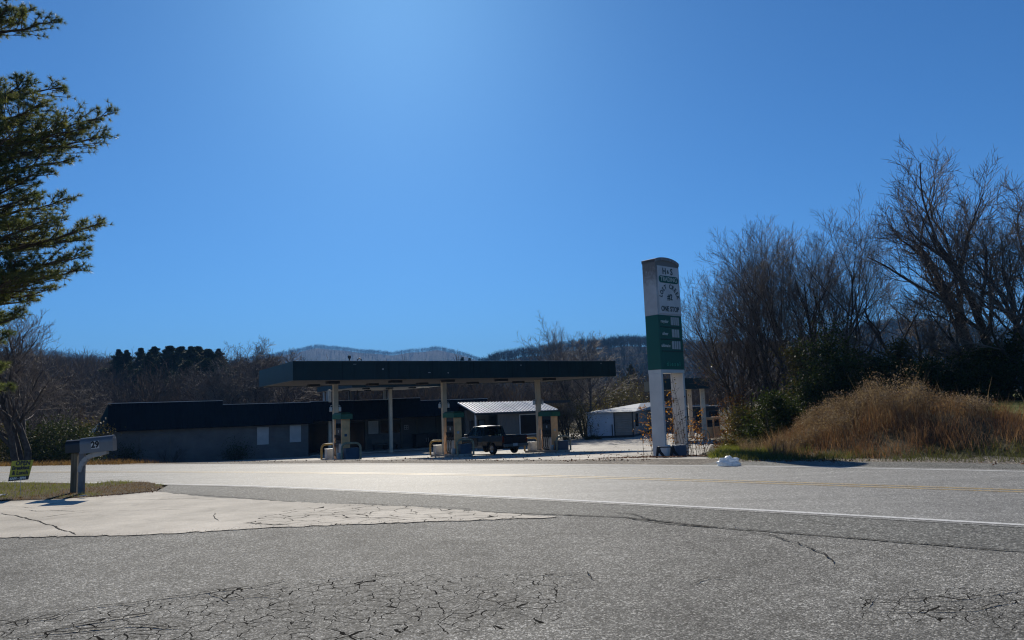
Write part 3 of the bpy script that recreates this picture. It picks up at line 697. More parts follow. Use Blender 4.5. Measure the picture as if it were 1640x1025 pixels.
# ------------------------------------------------------------------ entry canopy between store and pumps
EL, ED = 8.0, 10.0; EZ0, EZ1 = 3.42, 3.85; E0 = Vector((XatY(508, 66, 3.4), 66.0, 0)) - NN*ED
ec = empty('entry_canopy', Vector((E0.x+1, E0.y+4, -1.6)), 'small lower canopy over the drive lane, running back over the store roof', 'canopy')
def ep(a, n, z=0): q = E0+AX*a+NN*n; return Vector((q.x, q.y, z))
c = (ep(0, 0)+ep(EL, ED))/2
under(ec, MB().box((c.x, c.y, EZ1-.10), (EL-.12, ED-.12, .12), rz=A30).build('roof_deck', M_ROOF))
for (a, n, sa, sn) in ((EL/2, .03, EL, .06), (EL/2, ED-.03, EL, .06), (.03, ED/2, .06, ED-.124), (EL-.03, ED/2, .06, ED-.124)):
    c = ep(a, n); under(ec, MB().box((c.x, c.y, (EZ0+EZ1)/2), (sa, sn, EZ1-EZ0), rz=A30).build('fascia', M_TEAL))
m = MB()
for k in range(10):
    c = ep(EL/2, .1+(k+.5)*(ED-.2)/10); m.box((c.x, c.y, EZ0+.04), (EL-.14, (ED-.2)/10-.02, .03), rz=A30)
under(ec, m.build('soffit', simple('white_soffit', (.75, .72, .62), .45, .1)))
for a, n in ((1.8, 2), (3.8, 2), (5.8, 2), (1.8, 7.5), (3.8, 7.5), (5.8, 7.5)):
    c = ep(a, n); under(ec, MB().box((c.x, c.y, EZ0-.02), (.5, .5, .12), rz=A30, bev=.02).build('canopy_light', M_DARK))
for px, Y, w_ in ((528, 61.6, .24), (625.5, 62.4, .26)):
    X = XatY(px, Y, 1.0); z0 = gz(X, Y); under(ec, MB().box((X, Y, (z0+EZ0)/2), (w_, w_, EZ0-z0+.03), rz=A30, bev=.015).build('column', M_POST))
for px, Y in ((519, 65.2), (524.5, 64.6), (560.5, 66.4), (616, 67.5), (623, 68.6)):
    X = XatY(px, Y, 2.5); under(ec, MB().box((X, Y, (1.3+EZ0)/2), (.16, .16, EZ0-1.3+.03), rz=A30).build('roof_stub_post', M_TRIM))

# ------------------------------------------------------------------ annex with ribbed metal roof
N0 = Vector((XatY(760, 62, 1.1), 62.0, 0)); NL = 8.3
def np_(a, n, z=0): q = N0+AX*a+NN*n; return Vector((q.x, q.y, z))
an = empty('annex_building', np_(4, 2, -1.9), 'grey annex with bright ribbed metal roof behind the parked pickup', 'building')
e, rz_, zr = 1.12, 3.25, 2.02
def roofslab(p00, p10, p11, p01, th, mat, name, par):
    m = MB(); lo = [p - Vector((0, 0, th)) for p in (p00, p10, p11, p01)]
    m.add([p00, p10, p11, p01] + lo, [(0, 1, 2, 3), (7, 6, 5, 4), (0, 4, 5, 1), (1, 5, 6, 2), (2, 6, 7, 3), (3, 7, 4, 0)])
    o = m.build(name, mat); return under(par, o)
roofslab(np_(0, 0, e), np_(NL, 0, e-.0), np_(NL, rz_, zr-.08), np_(0, rz_, zr), .05, M_ROOFM, 'roof', an)
m = MB()         # standing ribs and a dark edge flashing
for k in range(27):
    a = .06 + k*(NL-.12)/26; p, q = np_(a, .0, e+.025), np_(a, rz_, zr+.025-.08*a/NL); m.tube([p, q], .048, 4, True)
under(an, m.build('roof_rib', M_ROOFM))
c = (np_(0, 0)+np_(NL, 0))/2 - NN*.03; under(an, MB().box((c.x, c.y, e-.11), (NL, .04, .17), rz=A30).build('gutter', M_DARK))
def aw(a0, a1, n0, n1, z0, z1, name, mat): c = (np_(a0, n0)+np_(a1, n1))/2; return under(an, MB().box((c.x, c.y, (z0+z1)/2), (a1-a0, n1-n0, z1-z0), rz=A30).build(name, mat))
AG = -2.1
aw(2.4, NL-.35, .35, .55, AG, e-.05, 'wall', M_SIDE); aw(NL-.55, NL-.35, .56, 6, AG, 1.0, 'wall', M_SIDE); aw(0.15, 2.39, 2.0, 2.2, AG, 1.35, 'wall', M_SIDE)
aw(0.1, .22, .12, .24, AG, e-.05, 'porch_post', M_TRIM)
m = MB(); 
for (a0, a1, n0, n1) in ((4.55, 6.55, .29, .35),):
    aw(a0, a1, n0, n1, -.85, .78, 'window', M_GLASS)
    for (b0, b1, z0, z1) in ((a0-.08, a1+.08, .78, .86), (a0-.08, a1+.08, -.93, -.85), (a0-.08, a0, -.85, .78), (a1, a1+.08, -.85, .78)): aw(b0, b1, n0-.03, n1, z0, z1, 'window_trim', M_TRIM)
aw(.5, 1.2, 1.93, 2.0, -1.9, .45, 'door', M_DARK); aw(1.35, 1.95, 1.93, 2.0, -.6, .5, 'window', M_GLASS); aw(1.40, 1.9, 1.90, 1.928, -.55, .45, 'curtain', simple('curtain', (.12, .16, .18), .9))
# low roof behind the annex
under(an, MB().box((np_(6.5, 9).x, np_(6.5, 9).y, 1.85), (11, 11, .25), rz=A30).build('rear_roof', M_DARK)); under(an, MB().box((np_(6.5, 9).x, np_(6.5, 9).y, -.2), (10.2, 4.5, 3.8), rz=A30).build('rear_wall', M_SIDE))

# ------------------------------------------------------------------ sheds to the right
M_SHEDW = panel('white_metal_siding', (.50, .58, .66), .45, .28, .02, .1, axis='Z', rot=0)
M_SHEDB = panel('tan_clapboard', (.26, .25, .22), .7, .22, .02, .2, axis='Z', rot=0)
M_SHROOF = simple('shed_metal_roof', (.20, .22, .24), .6, .15, metal=.3)
def Pz(px, py, Y): return atY(px, py, Y)
s1 = empty('metal_shed', Vector((11, 77, -1.9)), 'long low shed with pale blue metal end and tan clapboard side', 'shed')
xl, xm, xr = XatY(940, 75, 0), XatY(983, 75, 0), XatY(1013, 75, 0); zt = .60; gb_ = -1.95
def flatbox(x0, x1, y0, y1, z0, z1, name, mat, par): return under(par, MB().box(((x0+x1)/2, (y0+y1)/2, (z0+z1)/2), (x1-x0, y1-y0, z1-z0)).build(name, mat))
flatbox(xl, xm-.02, 75, 75.2, -1.72, zt, 'metal_wall', M_SHEDW, s1); flatbox(xm+.08, xr, 75.1, 75.3, -1.72, zt, 'wall', M_SHEDB, s1)
flatbox(xm-.02, xm+.08, 74.97, 75.1, gb_, zt, 'corner_post', M_DARK, s1)
flatbox(xl+.3, xl+.38, 74.9, 74.98, gb_, -.6, 'fence_stake', M_DARK, s1); flatbox(xm-.25, xm-.17, 74.9, 74.98, gb_, -.6, 'fence_stake', M_DARK, s1)
flatbox(xl, xr, 75.05, 75.4, gb_, -1.73, 'skirting', M_DARK, s1)
pr = Vector((xr, 75, 0)); pf = Vector((XatY(1062, 94, 0), 94, 0)); dv = (pf-pr); ang = math.atan2(dv.y, dv.x); c = (pr+pf)/2 + Vector((0, .3, 0))
under(s1, MB().box((c.x, c.y, (zt-1.72)/2), (dv.length, .2, zt+1.72), rz=ang).build('side_wall', M_SHEDB)); under(s1, MB().box((pr.x+.02, pr.y+.1, (gb_+zt)/2), (.12, .12, zt-gb_)).build('corner_post', M_DARK))
under(s1, MB().box((c.x, c.y, (gb_-1.73)/2), (dv.length, .16, .22), rz=ang).build('skirting', M_DARK))
q = pr + dv*.09; ww = under(s1, MB().box((q.x+.1, q.y+.1, -.25), (1.1, .12, 1.3), rz=ang).build('window', M_GLASS)); 
f_ = MB()
for dz, hh in ((.35, .62),): f_.box((q.x+.06, q.y+.02, -.25+dz), (1.0, .14, hh), rz=ang)
f_.build('window_sash', M_SHEDB).parent = ww
ry_ = 82.0
A_, B_ = Vector((xl-.3, 74.6, zt+.02)), Vector((xr+.3, 74.6, zt+.02)); C_ = Vector((pf.x+.5, pf.y, zt+.02)); Rg0 = Vector((XatY(1026, 84, 1.3), 84, 1.40)); Rg1 = Vector((XatY(1066, 94, 1.3), 94, 1.50)); D_ = Vector((xl+3, 94, zt+.02))
m = MB(); m.add([A_, B_, C_, Rg1, Rg0, D_], [(0, 1, 4), (1, 2, 3, 4), (0, 4, 3, 5), (5, 3, 2), (0, 5, 2, 1)]); under(s1, m.build('roof', M_SHROOF))
s2 = empty('dark_shed', Vector((21, 84, -1.9)), 'dark boarded shed with flat roof glimpsed behind the sign', 'shed')
x0, x1 = XatY(1056, 84, 0), XatY(1150, 84, 0)
M_DSID = panel('dark_siding', (.075, .075, .075), .7, .25, .02, .2, axis='Z', rot=0)
flatbox(x0, x1, 84, 84.3, -1.95, .55, 'wall', M_DSID, s2); flatbox(x0-.4, x1+.3, 83.4, 90, .56, .82, 'roof', M_DARK, s2); flatbox(x0, x0+.2, 84.31, 90, -1.95, .55, 'wall', M_DSID, s2); flatbox(x1-.2, x1, 84.31, 90, -1.95, .55, 'wall', M_DSID, s2)
for a in (.25, .62, .85): flatbox(x0+(x1-x0)*a, x0+(x1-x0)*a+.9, 83.93, 83.99, -1.0, .2, 'window', M_GLASS, s2)
flatbox(x0+.5, x1-1.2, 83.2, 83.35, .84, 1.0, 'roof_edge', M_SHROOF, s2)
# ------------------------------------------------------------------ diesel canopy far right
dc = empty('diesel_canopy', Vector((XatY(1100, 66, -1), 66, -1.8)), 'small dark canopy behind the pylon sign near the trees', 'canopy')
x0, x1 = XatY(1058, 63, 3), XatY(1136, 63, 3)
flatbox(x0, x1, 63, 63.06, 2.48, 3.42, 'fascia', M_TEAL, dc); flatbox(x0, x0+.06, 63.065, 71, 2.48, 3.42, 'fascia', M_TEAL, dc); flatbox(x1-.06, x1, 63.065, 71, 2.48, 3.42, 'fascia', M_TEAL, dc); flatbox(x0, x1, 71.01, 71.07, 2.48, 3.42, 'fascia', M_TEAL, dc)
flatbox(x0+.08, x1-.08, 63.1, 70.98, 2.55, 2.62, 'soffit', M_SOFF, dc); flatbox(x0+.08, x1-.08, 63.1, 70.98, 3.1, 3.2, 'roof_deck', M_ROOF, dc)
for px, Y in ((1127, 64), (1155, 69.2)):
    X = XatY(px, Y, 0); X = min(X, x1-.3) if Y > 65 else X; flatbox(X-.17, X+.17, Y-.17, Y+.17, gz(X, Y), 2.54, 'column', M_POST, dc)
for px, Y, lab in ((1136, 65.0, 'old cream fuel pump nearer the column under the small dark canopy'), (1147, 66.5, 'old cream fuel pump farther from the column beside the weeds')):
    X = XatY(px, Y, -1); c = Vector((X, Y, gz(X, Y)+.1)); pu = empty('fuel_pump', c, lab, 'fuel pump', 'old pumps at the small canopy', R(10))
    for nm, mt, cc, sz in (('lower_cabinet', M_BEIGE, (0, 0, .5), (.62, .45, 1.0)), ('upper_head', M_DARK, (0, 0, 1.3), (.5, .36, .6)), ('side_post', M_BEIGE, (-.28, 0, 1.3), (.08, .40, .62)), ('side_post', M_BEIGE, (.28, 0, 1.3), (.08, .40, .62)), ('topper', M_BEIGE, (0, 0, 1.72), (.66, .46, .22)), ('display', M_GLASS, (0, -.19, 1.4), (.36, .02, .2))):
        MB().box(cc, sz, bev=.02 if sz[1] > .1 else 0).build(nm, mt).parent = pu
    MB().tube([(.3, -.2, 1.3), (.4, -.25, .9), (.36, -.28, .3), (.3, -.26, .15), (.2, -.25, .4), (.24, -.24, .9)], .016, 5).build('hose', M_BLACK).parent = pu
def hoop(px, py, Y, wd, h, mat, lab, yaw=0):
    X = XatY(px, Y, -1); z = gz(X, Y); pts = []; r_ = wd/2
    D = Vector((math.cos(yaw), math.sin(yaw), 0)); b = Vector((X, Y, z))
    pts = [b-D*r_ - Vector((0, 0, .05)), b-D*r_+Vector((0, 0, h-r_))] + [b - D*r_*math.cos(q)+Vector((0, 0, h-r_+r_*math.sin(q))) for q in (.4, .8, 1.2, 1.57, 1.95, 2.35, 2.75)] + [b+D*r_+Vector((0, 0, h-r_)), b+D*r_-Vector((0, 0, .05))]
    props(MB().tube(pts, .055, 8).build('hoop_barrier', mat), lab, 'hoop barrier', 'pipe hoops at the small canopy')
hoop(1126, 0, 60.5, 1.0, 1.0, M_GREYP, 'bent pipe hoop nearest the road by the small canopy', R(-15)); hoop(1163, 0, 68, .9, .9, M_YPIPE, 'farther pipe hoop beside the weeds at the small canopy', R(60))

# ------------------------------------------------------------------ power lines far off
def wire(p, q, sag, r, lab):
    pts = [p.lerp(q, i/16) - Vector((0, 0, sag*4*(i/16)*(1-i/16))) for i in range(17)]
    props(MB().tube(pts, r, 4).build('power_line', M_BLACK), lab, 'power line', 'overhead wires')
wire(atY(880, 582, 150), atY(1240, 522, 95), 1.0, .02, 'upper overhead wire crossing the sky beside the pylon sign'); wire(atY(880, 592, 150), atY(1240, 532, 95), 1.4, .02, 'lower overhead wire crossing the sky beside the pylon sign')

# ------------------------------------------------------------------ lettering helper
def text_mesh(name, s, size, mat, M, parent, ext=.004, sx=1.0, align='CENTER', bold=0.0, shear=0):
    cu = bpy.data.curves.new('txt', 'FONT'); cu.body = s; cu.size = size; cu.extrude = ext; cu.align_x = align; cu.align_y = 'CENTER'; cu.offset = bold; cu.shear = shear; cu.resolution_u = 3
    ob = bpy.data.objects.new('txt', cu); COL.objects.link(ob); bpy.context.view_layer.update()
    me = bpy.data.meshes.new_from_object(ob.evaluated_get(bpy.context.evaluated_depsgraph_get())); bpy.data.objects.remove(ob); bpy.data.curves.remove(cu)
    me.transform(M @ Matrix.Diagonal((sx, 1, 1, 1))); me.name = name; me.materials.clear(); me.materials.append(mat)
    o = bpy.data.objects.new(name, me); COL.objects.link(o); o.parent = parent; return o
UPR = Matrix.Rotation(R(90), 4, 'X')      # text plane -> xz plane facing -y

# ------------------------------------------------------------------ pylon sign
SGZ = -.50; PW, PD = 1.42, .60; yaw = R(41)
PC = Vector((XatY(1061, 27.0, .0), 27.0, SGZ))                     # near corner foot
NC = Vector((XatY(1058.5, 27.0, 4.5), 27.0, 0))
# local frame: x along the front face (away to the right), y into the sign (depth, to the left/away); origin = near front-left corner
ps = empty('pylon_sign', Vector((XatY(1067, 27.0, SGZ), 27.0, SGZ)), 'tall fuel price sign with white and green panels on two white legs, leaning slightly', 'sign', None, yaw)
lean = R(1.6)
ps.rotation_euler = (0, 0, yaw)
M_SWHITE = None
t = NT('weathered_white_panel'); n1 = t.noise(2.2, 8, .7); n2 = t.noise(9, 6, .7)
sepx = t.n('ShaderNodeSeparateXYZ'); t.l(t.geo.outputs['Position'], sepx.inputs[0])
grime = t.ramp(sepx.outputs[2], [(0, 0.), (1, 1.)]); gm = t.math('MULTIPLY', t.math('SUBTRACT', sepx.outputs[2], 5.2), .45)
f = t.math('ADD', t.math('MULTIPLY', n2, .7), gm); fr_ = t.ramp(f, [(.60, 0.), (.95, 1.)])
M_SWHITE = t.done(t.bsdf(t.mix(fr_, t.mix(t.ramp(n1, [(.4, 0.), (.7, 1.)]), (.50, .49, .48), (.40, .38, .37)), (.20, .17, .15)), .55, .4))
M_PANEL = simple('sign_face_white', (.62, .58, .56), .45, .1, 2, .03)
t = NT('rusty_cap'); n1 = t.noise(5, 8, .7)
M_RUST = t.done(t.bsdf(t.ramp(n1, [(.35, (.12, .125, .13)), (.5, (.28, .27, .27)), (.7, (.20, .14, .11))]), .7, .3))
M_SGREEN = simple('sign_green', (.003, .085, .055), .4, .12, 1.5)
M_SGREEN2 = simple('sign_green_deep', (.002, .055, .033), .4, .12, 1.5)
M_LET = simple('lettering_dark', (.015, .035, .03), .5, .1, bump=0)
M_LETG = simple('lettering_white', (.55, .6, .55), .5, .1, bump=0)
M_LETF = simple('lettering_faded', (.05, .30, .20), .5, .2, bump=0)
M_LEGW = simple('leg_white', (.60, .57, .52), .5, .15, 1.5)
Z0, ZM, ZT = 2.73-SGZ, 4.75-SGZ, 6.70-SGZ
def sg(o): o.parent = ps; return o
sg(MB().box((PW/2, PD/2, (Z0+ZM)/2), (PW, PD, ZM-Z0), bev=.015).build('green_cabinet', M_SGREEN))
# white cabinet with arched cap
def arch(x):  # height of arch above ZT at local x fraction
    return .04 + .30*math.sqrt(max(0, 1-((x-.45)/.62)**2))
N = 14; pts = [(0, ZM+.003), (PW, ZM+.003)] + [(PW*(1-i/N), ZT-.12+ arch(1-i/N)) for i in range(N+1)]
wc = sg(MB().extr(pts, Matrix.Identity(4), PD).build('white_cabinet', M_SWHITE))
pts = [(PW*i/N, ZT-.12+arch(i/N)-.10) for i in range(N+1)] + [(PW*(1-i/N), ZT-.10+arch(1-i/N)) for i in range(N+1)]
sg(MB().extr(pts, Matrix.Translation((0, -.03, 0)), PD+.06).build('arched_cap', M_RUST))
sg(MB().box((PW/2+.02, -.012, (ZM+ZT)/2-.02), (PW-.16, .02, ZT-ZM-.16)).build('white_face', M_PANEL))
def T(s, x, z, size, mat, sx=1, bold=0, rot=0, nm='lettering'):
    return text_mesh(nm, s, size, mat, Matrix.Translation((x, -.028, z)) @ Matrix.Rotation(-rot, 4, 'Y') @ UPR, ps, .004, sx, bold=bold)
cx = PW/2+.02
T('H', cx-.24, ZT-.30, .34, M_LET, .9, .006); T('&', cx-.02, ZT-.31, .18, M_LET, 1, .003); T('S', cx+.20, ZT-.30, .34, M_LET, .9, .006)
pts = []
for k in range(24):
    th = 2*math.pi*k/24; cxx = .46*(1 if math.cos(th) >= 0 else -1); pts.append((cx+cxx+.13*math.cos(th), ZT-.60+.135*math.sin(th)))
sg(MB().extr(pts, Matrix.Translation((0, -.030, 0)), .012).build('name_lozenge', M_SGREEN))
text_mesh('lettering', 'TRADING', .24, M_LETG, Matrix.Translation((cx, -.035, ZT-.60)) @ UPR, ps, .003, .94, bold=.001)
word = 'LOST CREEK'
for i, ch in enumerate(word):
    if ch == ' ': continue
    th = R(76 - i*152/9); T(ch, cx+.52*math.sin(-th), ZT-1.36+.50*math.cos(th), .24, M_LET, .85, .005, rot=-th*-1)
T('#2', cx+.02, ZT-1.27, .32, M_LET, .9, .006); T('ONE STOP', cx, ZT-1.72, .27, M_LET, .83, .005)
# price rows
for i, (zr, s, w_) in enumerate(((ZM-.24, 'regular', .48), (ZM-.70, 'silver', .42), (ZM-1.14, 'ultimate', .50))):
    T(s, .34, zr, .17, M_LETG, .95, .003)
    fr = sg(MB().box((.98, -.012, zr+.03), (w_, .02, .30)).build('price_panel', M_BOARD)); m = MB()
    for k in (1, 2, 3) if i != 1 else (1, 2): m.box((.98-w_/2+w_*k/(4 if i != 1 else 3), -.025, zr+.03), (.012, .008, .30))
    m.build('price_divider', M_SGREEN2).parent = fr
    sg(MB().box((PW/2+.05, -.014, zr-.20), (PW-.14, .022, .03)).build('row_divider', M_LET))
T('d i e s e l', PW/2+.02, Z0+.20, .22, M_LETF, 1.02, .004)
for z in (Z0+.035,): sg(MB().box((PW/2, PD/2, Z0-.065), (PW-.01, PD-.01, .13)).build('base_rail', M_LEGW))
for x in (.06, PW-.06):
    sg(MB().box((x, PD/2, (Z0-.13)/2-.1), (.11, PD-.02, Z0-.13+.2), bev=.02).build('leg', M_LEGW))
# black trestle in front of the legs
def tpos(px, Y, z): return Vector((XatY(px, Y, z), Y, z))
st_ = empty('trestle_stand', tpos(1068, 25.9, -.44), 'black metal A-leg stand left at the foot of the pylon sign', 'stand')
for i, px in enumerate((1054, 1076.5)):
    top = tpos(px, 25.9, .02) - st_.location; z0 = -.0
    m = MB(); a = top + Vector((-.12, -.10, -.47)); b = top + Vector((.46, -.12, -.50))
    m.tube([a+Vector((-.1, -.05, 0)), a, top+Vector((-.03, 0, -.2)), top], [.05, .05, .05, .055], 8); m.tube([top, top+Vector((.06, 0, -.18)), top+Vector((.18, -.04, -.34)), b, b+Vector((.15, 0, -.02))], [.055, .05, .05, .05, .045], 8)
    m.build('a_leg', M_BLACK).parent = st_
a, b = tpos(1054, 25.9, .0)-st_.location, tpos(1076.5, 25.9, .0)-st_.location
MB().tube([a, b], .02, 6).build('cross_rod', M_BLACK).parent = st_
m = MB().tube([a+Vector((0, -.1, -.42)), b+Vector((.3, -.1, -.44))], .035, 6); m.build('foot_bar', M_BLACK).parent = st_
# objects between the legs
c = tpos(1089, 26.6, -.46); props(MB().box((c.x, c.y, c.z+.24), (.40, .3, .48), rz=R(12), bev=.02).build('utility_box', M_BLUEBIN), 'blue grey utility box between the sign legs', 'box')
c = tpos(1070.5, 26.9, -.46); props(MB().lathe([(0, 0), (.10, 0), (.115, .02), (.115, .42), (.09, .47), (.0, .48)], Matrix.Translation(c), 14).build('marker_post', M_LEGW), 'short white rounded marker stub beside the left sign leg', 'marker')

# ------------------------------------------------------------------ pickup truck
M_TRUCK = None
t = NT('truck_paint'); M_TRUCK = t.done(t.bsdf(t.mix(t.ramp(t.noise(1.5, 5), [(.3, 0.), (.7, 1.)]), (.003, .008, .014), (.005, .013, .021)), .38, .3, 0, None, Coat_Weight=.12, Coat_Roughness=.15))
M_TRIMT = simple('truck_lower_trim', (.12, .12, .11), .5, .2)
M_TYRE = simple('tyre', (.015, .015, .015), .85, .2); M_RIM = simple('rim', (.25, .26, .28), .35, .1, metal=.7)
M_TAIL = simple('tail_lamp_red', (.12, .005, .004), .2, .1, bump=0)
t = NT('car_glass'); gl = t.n('ShaderNodeBsdfGlass'); gl.inputs['IOR'].default_value = 1.1; gl.inputs['Roughness'].default_value = .03; gl.inputs['Color'].default_value = (.55, .65, .68, 1)
M_CGLASS = t.done(gl.outputs[0])
def truck():
    tc = Vector((-.78, 45.6, 0)); hd = math.atan2(NN.y, NN.x)+R(5); z0 = gz(tc.x, tc.y)
    # local x forward, y left, origin under rear axle
    T_ = empty('pickup_truck', Vector((tc.x, tc.y, z0)), 'dark blue green compact pickup with extended cab parked under the canopy', 'pickup truck', None, hd)
    T_.rotation_euler = (0, R(.9), hd); T_.scale = (1.05, 1.05, 1.05)
    hw = .86
    def sec(x, prof): return [Vector((x, y, z)) for y, z in prof]
    def loft(name, secs, mat, par=T_, cap=True, sm=False):
        m = MB(); n = len(secs[0]); vs = [v for s in secs for v in s]
        fs = [(i*n+k, i*n+(k+1) % n, (i+1)*n+(k+1) % n, (i+1)*n+k) for i in range(len(secs)-1) for k in range(n)]
        if cap: fs += [tuple(range(n))[::-1], tuple(range((len(secs)-1)*n, len(secs)*n))]
        m.add(vs, fs, sm); o = m.build(name, mat); o.parent = par; return o
    def lower(x, w_=hw, zt=.98, zb=.42, r=.06): return sec(x, [(-w_+.05, zb), (-w_, zb+.1), (-w_-.02, .72), (-w_+.01, zt-.05), (-w_+.06, zt), (w_-.06, zt), (w_-.01, zt-.05), (w_+.02, .72), (w_, zb+.1), (w_-.05, zb)])
    # body front (hood + cab lower) from x=1.0.. 4.15, wheel-arch cut by raised sills
    Wf, Wr = 2.98, 0.0
    def rocker(x, wx, base):     # raise bottom near wheel
        d = abs(x-wx); return base if d > .42 else base + math.sqrt(.42**2-d*d)*.82
    xs = [.93, 1.3, 1.8, 2.3, 2.52, 2.6, 2.72, 2.85, 2.98, 3.11, 3.24, 3.36, 3.44, 3.7, 3.92, 4.02]
    S = []
    for x in xs:
        zt = 1.02 if x < 2.4 else 1.02-.05*(x-2.4)/1.6 - (.10 if x > 3.95 else 0); w_ = hw if x < 3.7 else hw-.06-(.05 if x > 3.95 else 0)
        S.append(lower(x, w_, zt, rocker(x, Wf, .36)))
    loft('body', S, M_TRUCK)
    xs = [-1.16, -1.05, -.7, -.46, -.40, -.28, -.14, 0, .14, .28, .40, .46, .7, .915]
    S = []
    for x in xs:     # bed walls as an open box: outer shell plus inner floor
        zb = rocker(x, Wr, .44); w_ = hw
        S.append(sec(x, [(-w_+.05, zb), (-w_, zb+.08), (-w_-.02, .75), (-w_, .98), (-w_+.01, 1.07), (-w_+.08, 1.07), (-w_+.08, .66 if True else 0), (w_-.08, .66), (w_-.08, 1.07), (w_-.01, 1.07), (w_, .98), (w_+.02, .75), (w_, zb+.08), (w_-.05, zb)]))
    bed = loft('bed', S, M_TRUCK)
    tg = MB().box((-1.19, 0, .83), (.05, 1.48, .50), bev=.015).build('tailgate', M_TRUCK); tg.parent = T_
    MB().box((-1.222, 0, .98), (.02, .22, .06), bev=.004).build('handle', M_BLACK).parent = tg
    MB().box((-1.221, 0, .80), (.012, 1.25, .25), bev=.004).build('pressed_panel', M_TRUCK).parent = tg
    for s in (-1, 1):
        MB().box((-1.18, s*.80, .86), (.06, .11, .36), bev=.01).build('tail_lamp', M_TAIL).parent = T_
    bmp = MB().box((-1.27, 0, .52), (.14, 1.66, .17), bev=.03).build('rear_bumper', M_TRIMT); bmp.parent = T_
    MB().box((-1.35, 0.1, .55), (.015, .30, .15)).build('licence_plate', M_BOARD).parent = bmp
    MB().box((4.08, 0, .52), (.16, 1.62, .20), bev=.05).build('front_bumper', M_TRIMT).parent = T_
    MB().box((4.035, 0, .78), (.04, 1.1, .20), bev=.01).build('grille', M_DARK).parent = T_
    for s in (-1, 1): MB().box((4.02, s*.66, .78), (.06, .24, .18), bev=.02).build('headlight', M_ALU).parent = T_
    # cab: pillars + roof with glass
    zb, zr = 1.01, 1.60; tw, bw = .62, .80       # half widths at top and belt
    def P_(x, z, s): 
        k = (z-zb)/(zr-zb); return Vector((x, s*(bw+(tw-bw)*k), z))
    rf = MB(); 
    prof = [(.98, 1.575), (1.2, 1.61), (1.8, 1.635), (2.25, 1.60)]
    S = [sec(x, [(-tw, z-.05), (-tw+.05, z-.01), (-.3, z+.02), (.3, z+.02), (tw-.05, z-.01), (tw, z-.05)]) for x, z in prof]; loft('roof', S, M_TRUCK, sm=True)
    for s in (-1, 1):
        m = MB()
        m.tube([P_(.93, 1.0, s), P_(1.02, 1.57, s)], .04, 6)        # rear corner
        m.tube([P_(1.22, 1.0, s), P_(1.26, 1.57, s)], .028, 6); m.tube([P_(1.72, 1.0, s), P_(1.70, 1.59, s)], .035, 6)
        m.tube([P_(2.82, 1.0, s), P_(2.22, 1.57, s)], .032, 6)      # windscreen post
        m.tube([P_(.93, 1.03, s), P_(2.8, 1.03, s)], .03, 6); m.tube([P_(1.0, 1.565, s), P_(1.7, 1.59, s), P_(2.24, 1.56, s)], .03, 6)
        m.build('cab_frame', M_TRUCK).parent = T_
        m = MB(); q = s; e = .0
        m.add([P_(.98, 1.05, s)*1, P_(2.74, 1.05, s), P_(2.22, 1.56, s), P_(1.04, 1.55, s)], [(0, 1, 2, 3)]); m.add([P_(.98, 1.05, s)-Vector((0, s*.008, 0)), P_(2.74, 1.05, s)-Vector((0, s*.008, 0)), P_(2.22, 1.56, s)-Vector((0, s*.008, 0)), P_(1.04, 1.55, s)-Vector((0, s*.008, 0))], [(0, 3, 2, 1)])
        m.build('side_window', M_CGLASS).parent = T_
        mr = MB().box((2.62, s*.96, 1.10), (.10, .18, .13), bev=.03).box((2.62, s*.86, 1.06), (.04, .10, .03)).build('wing_mirror', M_TRIMT); mr.parent = T_
        d = MB().box((2.02, s*.885, .70), (1.15, .02, .56), bev=.008).build('door', M_TRUCK); d.parent = T_
        MB().box((1.60, s*.905, .88), (.14, .025, .035)).build('handle', M_BLACK).parent = d
        MB().box((1.75, s*.875, .44), (1.75, .03, .15), bev=.01).build('rocker_trim', M_TRIMT).parent = T_
    for (xa, xb, nm) in ((.95, 1.03, 'rear_window'), (2.78, 2.22, 'windscreen')):
        m = MB(); m.add([P_(xa, 1.05, 1), P_(xa, 1.05, -1), P_(xb, 1.56, -1), P_(xb, 1.56, 1)], [(0, 1, 2, 3)]); m.add([v+Vector((.01, 0, 0)) for v in (P_(xa, 1.05, 1), P_(xa, 1.05, -1), P_(xb, 1.56, -1), P_(xb, 1.56, 1))], [(3, 2, 1, 0)]); m.build(nm, M_CGLASS).parent = T_
    MB().tube([P_(.935, 1.03, 1), P_(.935, 1.03, -1)], .035, 6).tube([P_(1.02, 1.57, 1), P_(1.02, 1.57, -1)], .035, 6).build('rear_frame', M_TRUCK).parent = T_
    for s in (-.38, .38):
        MB().box((1.75, s, 1.0), (.14, .44, .56), bev=.05).box((1.74, s, 1.35), (.09, .24, .17), bev=.03).build('seat', M_DARK).parent = T_
    MB().lathe([(.17, 0), (.19, .02), (.17, .04)], Matrix.Translation((2.35, .38, 1.08)) @ Matrix.Rotation(R(-65), 4, 'Y'), 16).build('steering_wheel', M_DARK).parent = T_
    # chassis and wheels
    MB().box((1.4, 0, .40), (4.9, .75, .14)).box((-.6, .2, .36), (.5, .12, .10)).box((0, 0, .33), (.12, 1.4, .10)).box((2.98, 0, .33), (.12, 1.4, .10)).build('chassis', M_DARK).parent = T_
    for x in (Wr, Wf):
        for s in (-1, 1):
            Mx = Matrix.Translation((x, s*.74, .34)) @ Matrix.Rotation(R(90)*(-s), 4, 'X')
            wl = MB().lathe([(.20, -.1), (.31, -.1), (.338, -.07), (.34, 0), (.338, .07), (.31, .1), (.2, .1), (.2, -.1)], Mx, 28).build('wheel', M_TYRE); wl.parent = T_
            MB().lathe([(0, .07), (.05, .085), (.06, .05), (.15, .045), (.19, .09), (.205, .095), (.205, .05), (0, .02)], Mx, 20).build('rim', M_RIM).parent = wl
    return T_
truck()

